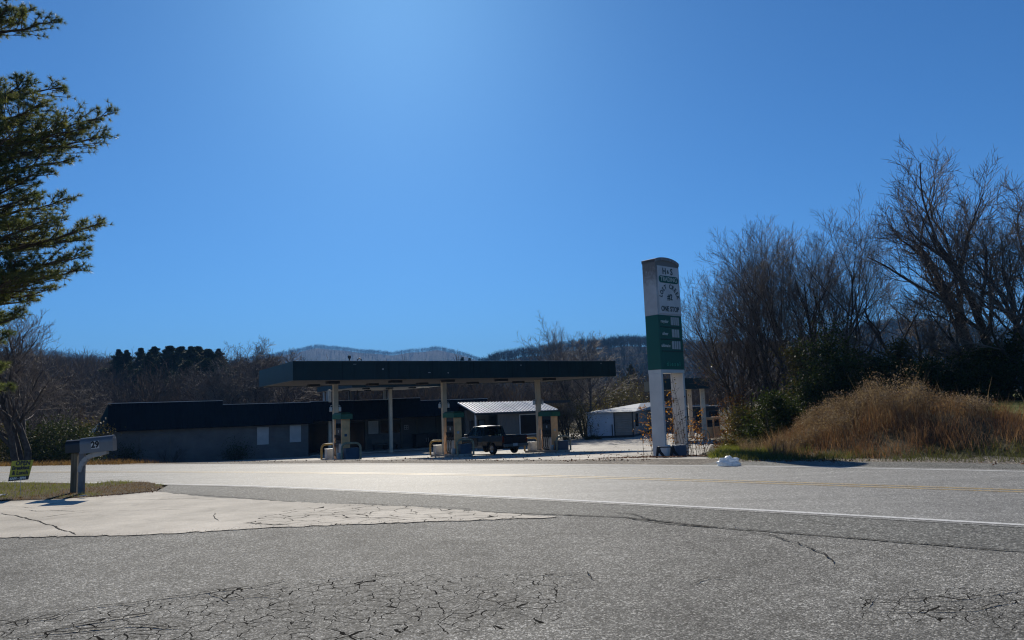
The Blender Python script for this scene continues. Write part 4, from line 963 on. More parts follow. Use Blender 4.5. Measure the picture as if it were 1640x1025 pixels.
# ------------------------------------------------------------------ mailboxes
M_WOOD = None
t = NT('weathered_wood'); mp = t.n('ShaderNodeMapping'); mp.inputs['Scale'].default_value = (30, 30, 1.5); t.l(t.geo.outputs['Position'], mp.inputs[0]); n1 = t.noise(1.0, 6, .6, mp.outputs[0])
M_WOOD = t.done(t.bsdf(t.ramp(n1, [(.3, (.07, .055, .035)), (.55, (.17, .145, .10)), (.75, (.24, .21, .15))]), .9, .2, 0, t.bump(n1, .5, .01)))
M_MBG = simple('mailbox_grey_metal', (.15, .15, .155), .35, .15, 3, .05, metal=.3); M_MBK = simple('mailbox_black', (.012, .013, .016), .4, .2, 3, .05)
M_PPLA = simple('dirty_post_plastic', (.11, .115, .12), .6, .35, 5, .1)
YB = 16.4
def mbox(px, py, Y, L, W_, H, mat, yaw, lab, nm='mailbox', tilt=0):
    c = atY(px, py, Y); e = empty(nm, c, lab, 'mailbox', None, yaw); e.rotation_euler = (0, tilt, yaw)
    prof = [(-W_/2, 0), (-W_/2, H*.62)] + [(-W_/2*math.cos(a), H*.62+H*.38*math.sin(a)) for a in [R(q) for q in range(18, 180, 18)]] + [(W_/2, H*.62), (W_/2, 0)]
    m = MB(); n = len(prof); vs = [(-L/2, y, z) for y, z in prof] + [(L/2, y, z) for y, z in prof]
    m.add(vs, [tuple(range(n))[::-1], tuple(range(n, 2*n))] + [(i, (i+1) % n, n+(i+1) % n, n+i) for i in range(n)])
    b = m.build('body', mat); b.parent = e
    prof2 = [(y*1.04, z*1.03-.005) for y, z in prof]; m = MB(); vs = [(L/2-.02, y, z) for y, z in prof2] + [(L/2+.025, y, z) for y, z in prof2]
    m.add(vs, [tuple(range(n))[::-1], tuple(range(n, 2*n))] + [(i, (i+1) % n, n+(i+1) % n, n+i) for i in range(n)]); d = m.build('door', mat); d.parent = e
    MB().box((L/2+.035, 0, H*.8), (.03, .05, .02)).build('latch', M_ALU).parent = d
    return e
e = mbox(157, 724, 16.35, .64, .24, .335, M_MBG, R(10), 'larger grey mailbox numbered 29 on the curved pale bracket', tilt=R(-4))
MB().box((-.01, -.123, .165), (.165, .006, .165)).build('number_plate', M_BOARD).parent = e
text_mesh('number', '29', .19, M_BLACK, Matrix.Translation((-.01, -.128, .165)) @ UPR, e, .003, .85, bold=.008)
e2 = mbox(124, 724.5, 16.75, .42, .24, .28, M_MBK, R(16), 'black mailbox on the old wooden post left of number 29', tilt=R(-2))
c = Vector((XatY(119.5, 16.75, .6), 16.75, 0)); hh = atY(120, 725, 16.75).z
p_ = MB().box((c.x, c.y, hh/2-.06), (.125, .12, hh+.10), rz=R(16), bev=.01).build('mailbox_post', M_WOOD); props(p_, 'square weathered wooden post under the black mailbox', 'post')
c1 = Vector((XatY(131, 16.35, .4), 16.35, 0)); b = atY(150, 720, 16.35)
pe = empty('mailbox_stand', Vector((c1.x, c1.y, 0)), 'grey plastic post with curved arm carrying mailbox 29', 'mailbox stand')
MB().box((0, 0, .44), (.115, .11, .98), rz=R(10), bev=.012).build('post', M_PPLA).parent = pe
pts = [Vector((-.02, -.02, .50)), Vector((.0, -.02, .62)), Vector((.05, -.02, .72)), Vector((.13, -.02, .80)), Vector((.24, -.02, .85)), Vector((.40, -.01, .875)), Vector((.55, 0, .90))]
m = MB()
for i in range(len(pts)-1):
    a, b = pts[i], pts[i+1]; t = (b-a).normalized(); u = Vector((-t.z, 0, t.x))
    w0, w1 = .05*(1 if i > 0 else .8), .05
    if i == len(pts)-2: w1 = .03
    m.add([a+u*w0+Vector((0, -.05, 0)), a-u*w0+Vector((0, -.05, 0)), b-u*w1+Vector((0, -.05, 0)), b+u*w1+Vector((0, -.05, 0)), a+u*w0+Vector((0, .05, 0)), a-u*w0+Vector((0, .05, 0)), b-u*w1+Vector((0, .05, 0)), b+u*w1+Vector((0, .05, 0))], [(0, 1, 2, 3), (7, 6, 5, 4), (0, 3, 7, 4), (1, 5, 6, 2), (0, 4, 5, 1), (3, 2, 6, 7)])
m.build('curved_arm', simple('arm_pale', (.30, .29, .27), .5, .2)).parent = pe

# ------------------------------------------------------------------ yard sign
M_YSIGN = simple('yard_sign_yellow', (.42, .38, .03), .5, .08, 2, .02); M_YBLK = simple('yard_sign_black', (.02, .02, .03), .5, .1)
YS = 16.3; q0, q1, q2, q3 = atY(19, 738.5, YS), atY(53.5, 736.5, YS), atY(45, 768, YS), atY(13, 771, YS)
ys = empty('yard_sign', Vector(((q0.x+q1.x)/2, YS, 0)), 'leaning yellow yard sign for breakfast and lunch on wire stakes', 'sign')
O = ys.location
def ypt(u, v, d=0): p = (q3.lerp(q2, u)).lerp(q0.lerp(q1, u), v) - O; return p + Vector((0, d, 0))
m = MB(); m.add([ypt(0, 0), ypt(1, 0), ypt(1, 1), ypt(0, 1), ypt(0, 0, .008), ypt(1, 0, .008), ypt(1, 1, .008), ypt(0, 1, .008)], [(0, 1, 2, 3), (7, 6, 5, 4), (0, 4, 5, 1), (1, 5, 6, 2), (2, 6, 7, 3), (3, 7, 4, 0)]); m.build('board', M_YSIGN).parent = ys
m = MB(); m.add([ypt(0, 0, -.003), ypt(1, 0, -.003), ypt(1, .21, -.003), ypt(0, .21, -.003)], [(0, 1, 2, 3)]); m.build('black_band', M_YBLK).parent = ys
wS, hS = (q2-q3).length, (q0-q3).length
ang = math.atan2((q1-q0).z, (q1-q0).x); shr = math.atan2((q0-q3).x, (q0-q3).z)
def YT(s, u, v, size, mat, sx=1):
    p = ypt(u, v, -.006); Sh = Matrix.Identity(4); Sh[0][2] = math.tan(shr)
    return text_mesh('lettering', s, size, mat, Matrix.Translation(p) @ Matrix.Rotation(-ang, 4, 'Y') @ Sh @ UPR, ys, .002, sx, bold=.004)
YT('OPEN', .56, .86, .125, M_YBLK, .98); YT('Breakfast', .50, .63, .115, M_YBLK, .88); YT('& Lunch', .52, .38, .115, M_YBLK, .92); YT('6AM - 5PM', .47, .10, .075, M_LETG, 1.0)
m = MB()
for u in (.33, .60): p = ypt(u, .0); m.tube([Vector((p.x+.02, .004, .0)), Vector((p.x, .004, p.z+.1))], .004, 5)
m.tube([ypt(.33, -.1), ypt(.60, -.1)], .003, 4); m.build('wire_stake', M_ALU).parent = ys

# ------------------------------------------------------------------ plastic bag
def bag():
    bm = bmesh.new(); bmesh.ops.create_icosphere(bm, subdivisions=4, radius=1); rg = random.Random(5)
    from mathutils import noise as mn
    for v in bm.verts:
        n = mn.noise(v.co*1.6)*.5 + (.35-abs(mn.noise(v.co*3.1+Vector((4, 2, 7))))*1.1)*.45 + (.3-abs(mn.noise(v.co*7.3)))*.30; v.co *= 1+n
        v.co = Vector((v.co.x*.25, v.co.y*.17, max(v.co.z, -.5)*.115+.06))
        if v.co.z > .14 and v.co.x < .0: v.co.z += .04
    me = bpy.data.meshes.new('plastic_bag'); bm.to_mesh(me); bm.free(); return me
t = NT('thin_white_plastic'); a = t.bsdf((.86, .9, .93), .3, .5); tr = t.n('ShaderNodeBsdfTranslucent'); tr.inputs[0].default_value = (.8, .85, .9, 1); tp = t.n('ShaderNodeBsdfTransparent')
mx = t.n('ShaderNodeMixShader'); mx.inputs[0].default_value = .45; t.l(a, mx.inputs[1]); t.l(tr.outputs[0], mx.inputs[2]); M_BAG = t.done(mx.outputs[0])
me = bag(); me.materials.append(M_BAG); b = bpy.data.objects.new('plastic_bag', me); COL.objects.link(b); c = flat(1170, 745); b.location = (c.x, c.y, gz(c.x, c.y)+.0); props(b, 'crumpled white plastic bag lying on the far road edge', 'plastic bag')
for f in me.polygons: f.use_smooth = True
for (px, py, r_, lab, mt) in ((0, 797, .13, 'scrap of white paper at the left edge of the grass', M_BOARD), (133, 798.5, .07, 'small white paper scrap on the grass edge by the mailbox post', M_BOARD)):
    c = flat(px, py); m = MB(); n = 5; 
    for i in range(n):
        for j in range(n): m.v.append((c.x+(i/(n-1)-.5)*r_*2, c.y+(j/(n-1)-.5)*r_*1.3, .045+random.uniform(0, .035)))
    m.f = [[i*n+j, (i+1)*n+j, (i+1)*n+j+1, i*n+j+1] for i in range(n-1) for j in range(n-1)]; m.sm = [False]*len(m.f)
    props(m.build('paper_scrap', mt), lab, 'litter')

# ------------------------------------------------------------------ vegetation materials
t = NT('bark_grey'); n1 = t.noise(6, 6, .6)
M_BARK = t.done(t.bsdf(t.ramp(n1, [(.3, (.045, .036, .03)), (.7, (.11, .09, .075))]), .9, .2, 0, t.bump(n1, .5, .02)))
t = NT('twig_brown'); n1 = t.noise(.8, 3)
M_TWIG = t.done(t.bsdf(t.ramp(n1, [(.3, (.09, .07, .055)), (.7, (.20, .16, .13))]), .7, .4))
M_TWIGW = foliage('wood_twigs', [(.05, .037, .03), (.085, .062, .048), (.11, .075, .05)], .05, .1, .9, 3.0)
M_TWIGF = foliage('far_twigs', [(.014, .013, .011), (.024, .021, .018), (.034, .028, .023)], .02, 0, .95, 5.0)
M_NEEDLE = foliage('pine_needles', [(.04, .065, .025), (.10, .125, .05), (.20, .20, .075)], .9, .5, .45, .12)
M_PINEFAR = foliage('far_pine_needles', [(.010, .020, .010), (.022, .038, .016), (.045, .055, .022)], .3, .2, .6, .6)
M_LEAFG = foliage('evergreen_leaves', [(.010, .018, .006), (.03, .045, .012), (.075, .085, .022)], 1.4, .3, .65, .16)
M_LEAFO = foliage('olive_leaves', [(.03, .03, .010), (.08, .07, .022), (.15, .12, .035)], 1.2, .4, .5, .14)
M_LEAFB = foliage('brown_leaves', [(.05, .022, .012), (.13, .06, .025), (.24, .13, .045)], 1.4, .4, .6, .12)
M_LEAFY = foliage('orange_leaves', [(.14, .05, .012), (.30, .13, .025), (.42, .24, .05)], 2.0, .5, .5, .08)
M_BROOM = foliage('broomsedge', [(.07, .035, .024), (.17, .092, .056), (.32, .215, .14)], 1.0, .4, .7, .08)
M_WEED = foliage('grey_tan_weeds', [(.07, .045, .032), (.17, .12, .085), (.33, .26, .195)], 1.2, .35, .8, .07)
M_GRASS = foliage('green_grass_blades', [(.08, .085, .015), (.15, .17, .03), (.25, .25, .07)], .9, .4, .5, .05)
M_GRASSD = foliage('rough_green_blades', [(.035, .04, .012), (.075, .085, .025), (.15, .145, .055)], .9, .35, .5, .05)
M_DRYG = foliage('dry_grass_blades', [(.09, .045, .02), (.17, .10, .045), (.28, .19, .09)], 2.0, .35, .7, .05)
M_LITTER = foliage('fallen_leaves', [(.05, .018, .010), (.12, .045, .022), (.28, .15, .07)], 3.0, .1, .7, .05)

# ------------------------------------------------------------------ bare trees
def grow(rg, H, stems, r0, kids=(8, 7, 5, 4), up=.35, ang=(22, 48), jit=.16, first=.25, ratio=(.45, .7), rmin=.006, dirs=None, lens=None, seg=5, spread=.35):
    segs = {0: [], 1: []}
    def br(p, d, L, r, lev):
        n = seg if lev < 2 else max(3, seg-lev+1); pts = [p]; dd = d.copy(); rr = [r]
        rend = max(rmin*.6, r*(.30 if lev < 3 else .5))
        for i in range(n):
            dd = (dd + Vector((rg.gauss(0, jit), rg.gauss(0, jit), rg.gauss(0, jit)*.6 + up*.28*(1 if lev else .6)))).normalized()
            pts.append(pts[-1]+dd*(L/n)); rr.append(max(rmin*.6, r+(rend-r)*(i+1)/n))
        tgt = segs[0] if lev < 2 else segs[1]
        for i in range(n): tgt.append((*pts[i], *pts[i+1], rr[i], rr[i+1]))
        if lev >= len(kids): return
        k = kids[lev]; k = max(2, int(round(k*rg.uniform(.75, 1.25))))
        ph = rg.uniform(0, 6.28)
        for j in range(k):
            t = (first if lev == 0 else .18) + (1-(first if lev == 0 else .18))*(j+rg.uniform(.1, .9))/k; f = t*n; i = min(n-1, int(f)); q = pts[i].lerp(pts[i+1], f-i); base = (pts[i+1]-pts[i]).normalized()
            ph += 2.4; a = R(rg.uniform(*ang))
            o = base.orthogonal().normalized(); o2 = base.cross(o); nd = (base*math.cos(a) + (o*math.cos(ph)+o2*math.sin(ph))*math.sin(a)).normalized()
            rl = rr[i]+(rr[i+1]-rr[i])*(f-i)
            br(q, nd, L*rg.uniform(*ratio)*(1.15-.5*t), max(rmin, rl*rg.uniform(.5, .68)), lev+1)
    for s in range(stems):
        if dirs: d, L, r = dirs[s]; d = Vector(d).normalized(); p = Vector((0, 0, 0)) if len(dirs[s]) == 3 and not lens else Vector(lens[s])
        else:
            az = 2*math.pi*s/stems+rg.uniform(-.4, .4); sp = 0 if stems == 1 else spread*rg.uniform(.5, 1.2); d = Vector((math.cos(az)*sp, math.sin(az)*sp, 1)).normalized(); p = Vector((math.cos(az), math.sin(az), 0))*(.25 if stems > 1 else 0); L = H*rg.uniform(.8, 1); r = r0
        br(p-d*.3, d, L*.78, r, 0)
    return segs
def tree_obj(name, loc, segs, label, cat='tree', group=None, ks=(8, 3), leaves=None, leafmat=None, scale=1.0, tw=None):
    e = empty(name, loc, label, cat, group); 
    V, Fq = tubes_np(segs[0], ks[0]); mesh_np('trunk', V, Fq, M_BARK, e, smooth=True)
    V, Fq = tubes_np(segs[1], ks[1]); mesh_np('crown', V, Fq, tw or M_TWIG, e, smooth=True)
    if leaves: 
        S = np.array(segs[1]); idx = RNG.integers(0, len(S), leaves[0]); t_ = RNG.random((leaves[0], 1)); P = S[idx, 0:3]*(1-t_)+S[idx, 3:6]*t_ + RNG.normal(size=(leaves[0], 3))*.05
        if len(leaves) > 2: P = P[P[:, 2] < leaves[2]*RNG.uniform(.3, 1.1, len(P))]
        V, Fq = leaves_np(P, np.full(len(P), leaves[1])); mesh_np('leaves', V, Fq, leafmat, e)
    e.scale = (scale,)*3
    return e
def fit(segs, top, Y):
    """scale a grown tree so its crown ends at the height seen at (px, py)"""
    z = atY(top[0], top[1], Y).z; b = base_at(top[0], Y).z; m = max(max(q[5] for q in segs[0]), np.percentile([q[5] for q in segs[1]], 99.7)); k = (z-b)/m
    return {i: [tuple(v*k for v in q) for q in segs[i]] for i in segs}
def base_at(px, Y, dz=0):
    X = XatY(px, Y, 0); return Vector((X, Y, gz(X, Y)+dz))
rg = random.Random(21)
# left multi-stem tree
p = base_at(40, 43)
tree_obj('bare_tree', p, fit(grow(rg, 9.4, 3, .20, (9, 6, 5, 4), up=.30, ang=(20, 42), spread=.15, rmin=.009), (80, 487), 43), 'tall bare tree with three dark trunks at the left edge beyond the road', group=None)
p = base_at(8, 47); tree_obj('bare_tree', p, fit(grow(rg, 11.5, 2, .16, (8, 7, 5, 4), up=.35, spread=.2, rmin=.008), (15, 495), 47), 'bare tree partly hidden by the pine boughs at the left edge')
p = base_at(70, 50); tree_obj('bare_tree', p, fit(grow(rg, 5.8, 3, .07, (8, 6, 5, 4), up=.2, ang=(25, 50), spread=.4, rmin=.007), (92, 600), 50), 'small bare tree leaning over the bushes left of the store')
# behind the canopy left
for px, Y, H, py, lab in ((398, 92, 12.2, 550, 'bare tree rising behind the left end of the fuel canopy'), (436, 97, 13.0, 540, 'taller bare tree just left of the canopy corner'), (350, 88, 8.2, 585, 'short bare tree above the dark store roof')):
    p = base_at(px, Y); tree_obj('bare_tree', p, fit(grow(rg, H, 2 if H > 9 else 3, .16, (9, 7, 6, 4), up=.2, ang=(25, 50), spread=.3, rmin=.014), (px, py), Y), lab, leaves=(500, .10, 9), leafmat=M_LEAFB)
# behind the canopy right: spreading multi-stem
for px, Y, H, st_n, py, lab in ((935, 80, 13.6, 5, 503, 'broad bare tree spreading above the right end of the fuel canopy'), (885, 84, 10.0, 4, 545, 'lower bare tree behind the rightmost canopy column'), (905, 74, 5.6, 5, 632, 'bare shrubby tree right of the rightmost fuel pump')):
    p = base_at(px, Y); tree_obj('bare_tree', p, fit(grow(rg, H, st_n, .13, (8, 6, 5, 3), up=.22, ang=(22, 48), spread=.30, rmin=.012), (px, py), Y), lab, leaves=(1200, .14, 6), leafmat=M_LEAFO if px != 935 else M_LEAFB)
# right thicket
for px, Y, py, st_n, sp, lab, lv in ((1180, 44, 455, 5, .24, 'low brown bare tree at the left foot of the thicket beside the small canopy', (4200, .08, 6)), (1196, 43, 412, 5, .30, 'leftmost tall bare tree of the right thicket with brown leaves', (5200, .08, 6)), (1218, 42, 380, 4, .28, 'bare multi-stem tree second from left in the right thicket', (3000, .08, 5)),
        (1262, 41, 352, 4, .26, 'upright bare tree above the ivy-covered clump', (1500, .08, 5)), (1296, 44, 340, 5, .30, 'bare tree in the middle rear of the right thicket', (900, .08, 5)), (1338, 40, 346, 4, .28, 'bare tree of the thicket right behind the dark evergreen bush', (1000, .08, 5)), (1372, 39, 385, 4, .22, 'bare tree between the thicket and the big spreading tree', None)):
    p = base_at(px, Y); tree_obj('bare_tree', p, fit(grow(rg, 9.5, st_n, .08, (8, 6, 5, 4), up=.28, ang=(18, 44), spread=sp*1.1, rmin=.0055, jit=.12), (px, py), Y), lab, leaves=lv, leafmat=M_LEAFB if px < 1190 else M_LEAFO)
# big spreading trees at right
p = base_at(1612, 34); D = [((-.72, .1, 1), 10.0, .27), ((-.22, -.1, 1), 10.2, .25), ((.35, .1, 1), 9.8, .24), ((-1.1, 0, .8), 5.6, .14)]
tree_obj('spreading_tree', p, fit(grow(rg, 13, 4, .3, (9, 8, 6, 5), up=.26, ang=(22, 48), dirs=D, first=.30, rmin=.008, jit=.15), (1580, 240), 34), 'big spreading bare tree with thick dark limbs at the right edge')
p = base_at(1475, 37); D = [((-.55, 0, 1), 7.2, .14), ((.1, .1, 1), 7.0, .12), ((-1.0, .2, .8), 5.8, .10)]
tree_obj('bare_tree', p, fit(grow(rg, 9, 3, .2, (9, 8, 6, 4), up=.28, dirs=D, rmin=.007), (1450, 415), 37), 'leaning bare tree in front of the big spreading tree')
p = base_at(1668, 30); tree_obj('bare_tree', p, fit(grow(rg, 9.2, 3, .15, (8, 8, 6, 4), up=.35, spread=.22, rmin=.007), (1648, 258), 30), 'bare tree cut by the right edge of the view')

# ------------------------------------------------------------------ leafy shrubs
def shrub(name, loc, rad, nclump, nleaf, leaf, mat, label, cat='shrub', group=None, seed=0, stems=True, csz=.32, zmin=0.0):
    r_ = np.random.default_rng(seed); e = empty(name, loc, label, cat, group)
    rad = np.array(rad); c = r_.normal(size=(nclump, 3)); c /= np.linalg.norm(c, axis=1)[:, None]; c *= (r_.uniform(.35, 1.0, nclump)**.5)[:, None]
    c = c*rad; c[:, 2] = np.abs(c[:, 2])*1.0 + zmin
    cs = csz*rad.mean()*r_.uniform(.5, 1.3, nclump)
    idx = r_.integers(0, nclump, nleaf); P = c[idx] + r_.normal(size=(nleaf, 3))*cs[idx][:, None]*np.array([.6, .6, .5])
    P[:, 2] = np.abs(P[:, 2])
    V, Fq = leaves_np(P, np.full(nleaf, leaf), r_); mesh_np('foliage', V, Fq, mat, e)
    if stems:
        S = []
        for q in c[:max(6, nclump//2)]:
            b = np.array([q[0]*.15, q[1]*.15, 0]); m_ = (b+q)/2 + r_.normal(size=3)*.12*rad.mean(); S += [(*b, *m_, .03, .02), (*m_, *q, .02, .008)]
            for _ in range(3): w_ = q + r_.normal(size=3)*cs.mean()*1.1; S.append((*q, *w_, .009, .004))
        V, Fq = tubes_np(S, 4); mesh_np('stems', V, Fq, M_BARK, e)
    return e
k = 0
for px, Y, dz, rad, nc, nl, lf, mt, lab in (
    (1335, 33, 0, (1.25, 1.3, 3.9), 34, 9500, .12, M_LEAFG, 'tall dark evergreen bush behind the dry weeds on the bank'),
    (1295, 35, 0, (1.2, 1.2, 3.6), 34, 9000, .11, M_LEAFO, 'olive ivy-covered clump left of the dark evergreen bush'),
    (1245, 28, 0, (1.05, 1.1, 2.35), 34, 10000, .10, M_LEAFG, 'dark green bush at the left end of the bank'),
    (1205, 36, 0, (1.3, 1.2, 2.6), 30, 7000, .10, M_LEAFO, 'loose olive shrub behind the bush at the bank end'),
    (1188, 41, -.2, (1.3, 1.5, 3.2), 28, 5000, .10, M_LEAFB, 'brown leaved shrub beside the small dark canopy'),
    (1455, 34, 0, (.55, .6, 3.3), 26, 5500, .11, M_LEAFO, 'slim ivy-clad trunk in the middle of the hedge'),
    (1410, 33, 0, (1.6, 1.2, 2.1), 36, 10000, .11, M_LEAFG, 'dark hedge shrub right of the tall evergreen bush'),
    (1500, 32, 0, (1.6, 1.2, 1.9), 36, 10000, .11, M_LEAFG, 'dark hedge shrub under the leaning bare tree'),
    (1570, 32, 0, (1.7, 1.2, 2.3), 36, 11000, .11, M_LEAFG, 'dark hedge shrub at the foot of the big spreading tree'),
    (1650, 31, 0, (1.7, 1.2, 2.7), 36, 10000, .11, M_LEAFG, 'dark hedge shrub at the right edge of the lawn'),
    (1380, 36, 0, (1.6, 1.2, 2.8), 30, 8000, .11, M_LEAFO, 'olive shrub behind the dark hedge'),
    (1540, 36, 0, (1.8, 1.2, 2.8), 30, 8000, .11, M_LEAFO, 'tall olive shrub behind the hedge near the big tree'),
    (66, 46, 0, (2.6, 1.8, 3.0), 40, 9000, .13, M_LEAFG, 'dark evergreen shrub at the foot of the three-trunk tree'),
    (105, 45, -.1, (2.1, 1.6, 2.9), 40, 9000, .12, M_LEAFG, 'dense dark shrub just left of the mailboxes'),
    (140, 50, -.1, (1.7, 1.5, 2.9), 30, 5200, .11, M_LEAFO, 'olive shrub at the left end of the store'),
    (20, 48, 0, (2.8, 1.8, 2.7), 40, 8500, .13, M_LEAFO, 'brown green thicket at the left edge beyond the road'),
    (912, 76, 0, (2.9, 2.0, 4.2), 40, 5000, .15, M_LEAFO, 'sparse olive shrub right of the rightmost pump'),
    (1000, 100, 0, (5.5, 3.0, 6.0), 50, 9000, .2, M_LEAFO, 'olive trees rising behind the pale shed'),
    (945, 73, 0, (1.0, .6, .35), 14, 1500, .09, M_LEAFO, 'low weeds at the corner of the pale shed')):
    k += 1; shrub('shrub', base_at(px, Y, dz), rad, nc, nl, lf, mt, lab, seed=k+50, csz=.30)
# shrubs at the sign's foot
def saplings(px, Y, n, H, nl, mat, lab, seed, wd=.25, leaf=.075):
    r_ = random.Random(seed); S = []; L = []
    for i in range(n):
        p = Vector((r_.uniform(-wd, wd), r_.uniform(-.2, .2), 0)); d = Vector((r_.uniform(-.25, .25), r_.uniform(-.2, .2), 1)); h = H*r_.uniform(.5, 1)
        q = p.copy(); prev = q
        for s in range(6):
            q = prev + d.normalized()*h/6 + Vector((r_.gauss(0, .03), r_.gauss(0, .03), 0)); S.append((*prev, *q, .010*(1-s/7), .010*(1-(s+1)/7))); 
            if s > 0:
                for b in range(2): w_ = q + Vector((r_.gauss(0, .2), r_.gauss(0, .15), r_.uniform(0, .25))); S.append((*q, *w_, .005, .003)); L += [q.lerp(w_, r_.uniform(.3, 1.05)) for _ in range(4)]
            prev = q
    e = empty('sapling', base_at(px, Y), lab, 'sapling'); V, Fq = tubes_np(S, 4); mesh_np('stems', V, Fq, M_BARK, e)
    L = [L[r_.randrange(len(L))] + Vector((r_.gauss(0, .05), r_.gauss(0, .05), r_.gauss(0, .05))) for _ in range(nl)]
    V, Fq = leaves_np(np.array([tuple(v) for v in L]), np.full(nl, leaf)); mesh_np('leaves', V, Fq, mat, e)
saplings(1076, 28.3, 9, 2.6, 420, M_LEAFY, 'orange leaved sapling clump growing between the sign legs', 1, .22)
saplings(1041, 28.2, 7, 1.9, 330, M_LEAFY, 'low orange leaved saplings left of the pylon sign', 2, .28)
saplings(1118, 28.2, 8, 1.7, 330, M_LEAFY, 'yellow leaved saplings right of the pylon sign', 3, .38)
saplings(1092, 27.9, 5, 4.3, 90, M_LEAFO, 'tall thin bare sapling rising behind the right sign leg', 4, .3)
saplings(1110, 27.2, 6, .9, 200, M_LEAFB, 'knee high brown weeds at the right foot of the sign', 5, .5, .06)
# weeds and saplings against the store wall
for i, (px, H) in enumerate(((205, 1.9), (275, 1.6), (380, 1.5))):
    t_ = t_at(px, -.9); q = bp(t_, -.9); e = empty('wall_shrub', Vector((q.x, q.y, gz(q.x, q.y))), ['dark bushy weed against the left part of the store wall', 'thin bare weeds in front of the store garage door', 'dark weed clump left of the first boarded store window'][i], 'shrub', None)
    segs = grow(random.Random(60+i), H, 7, .02, (6, 5), up=.25, spread=.7, rmin=.006, first=.2); V, Fq = tubes_np(segs[0]+segs[1], 3); mesh_np('stems', V, Fq, M_BARK, e)
    if i != 1: P = RNG.normal(size=(1400, 3))*np.array([.55, .3, .45])+np.array([0, 0, .6]); P[:, 2] = abs(P[:, 2]); V, Fq = leaves_np(P, np.full(1400, .09)); mesh_np('foliage', V, Fq, M_LEAFG, e)

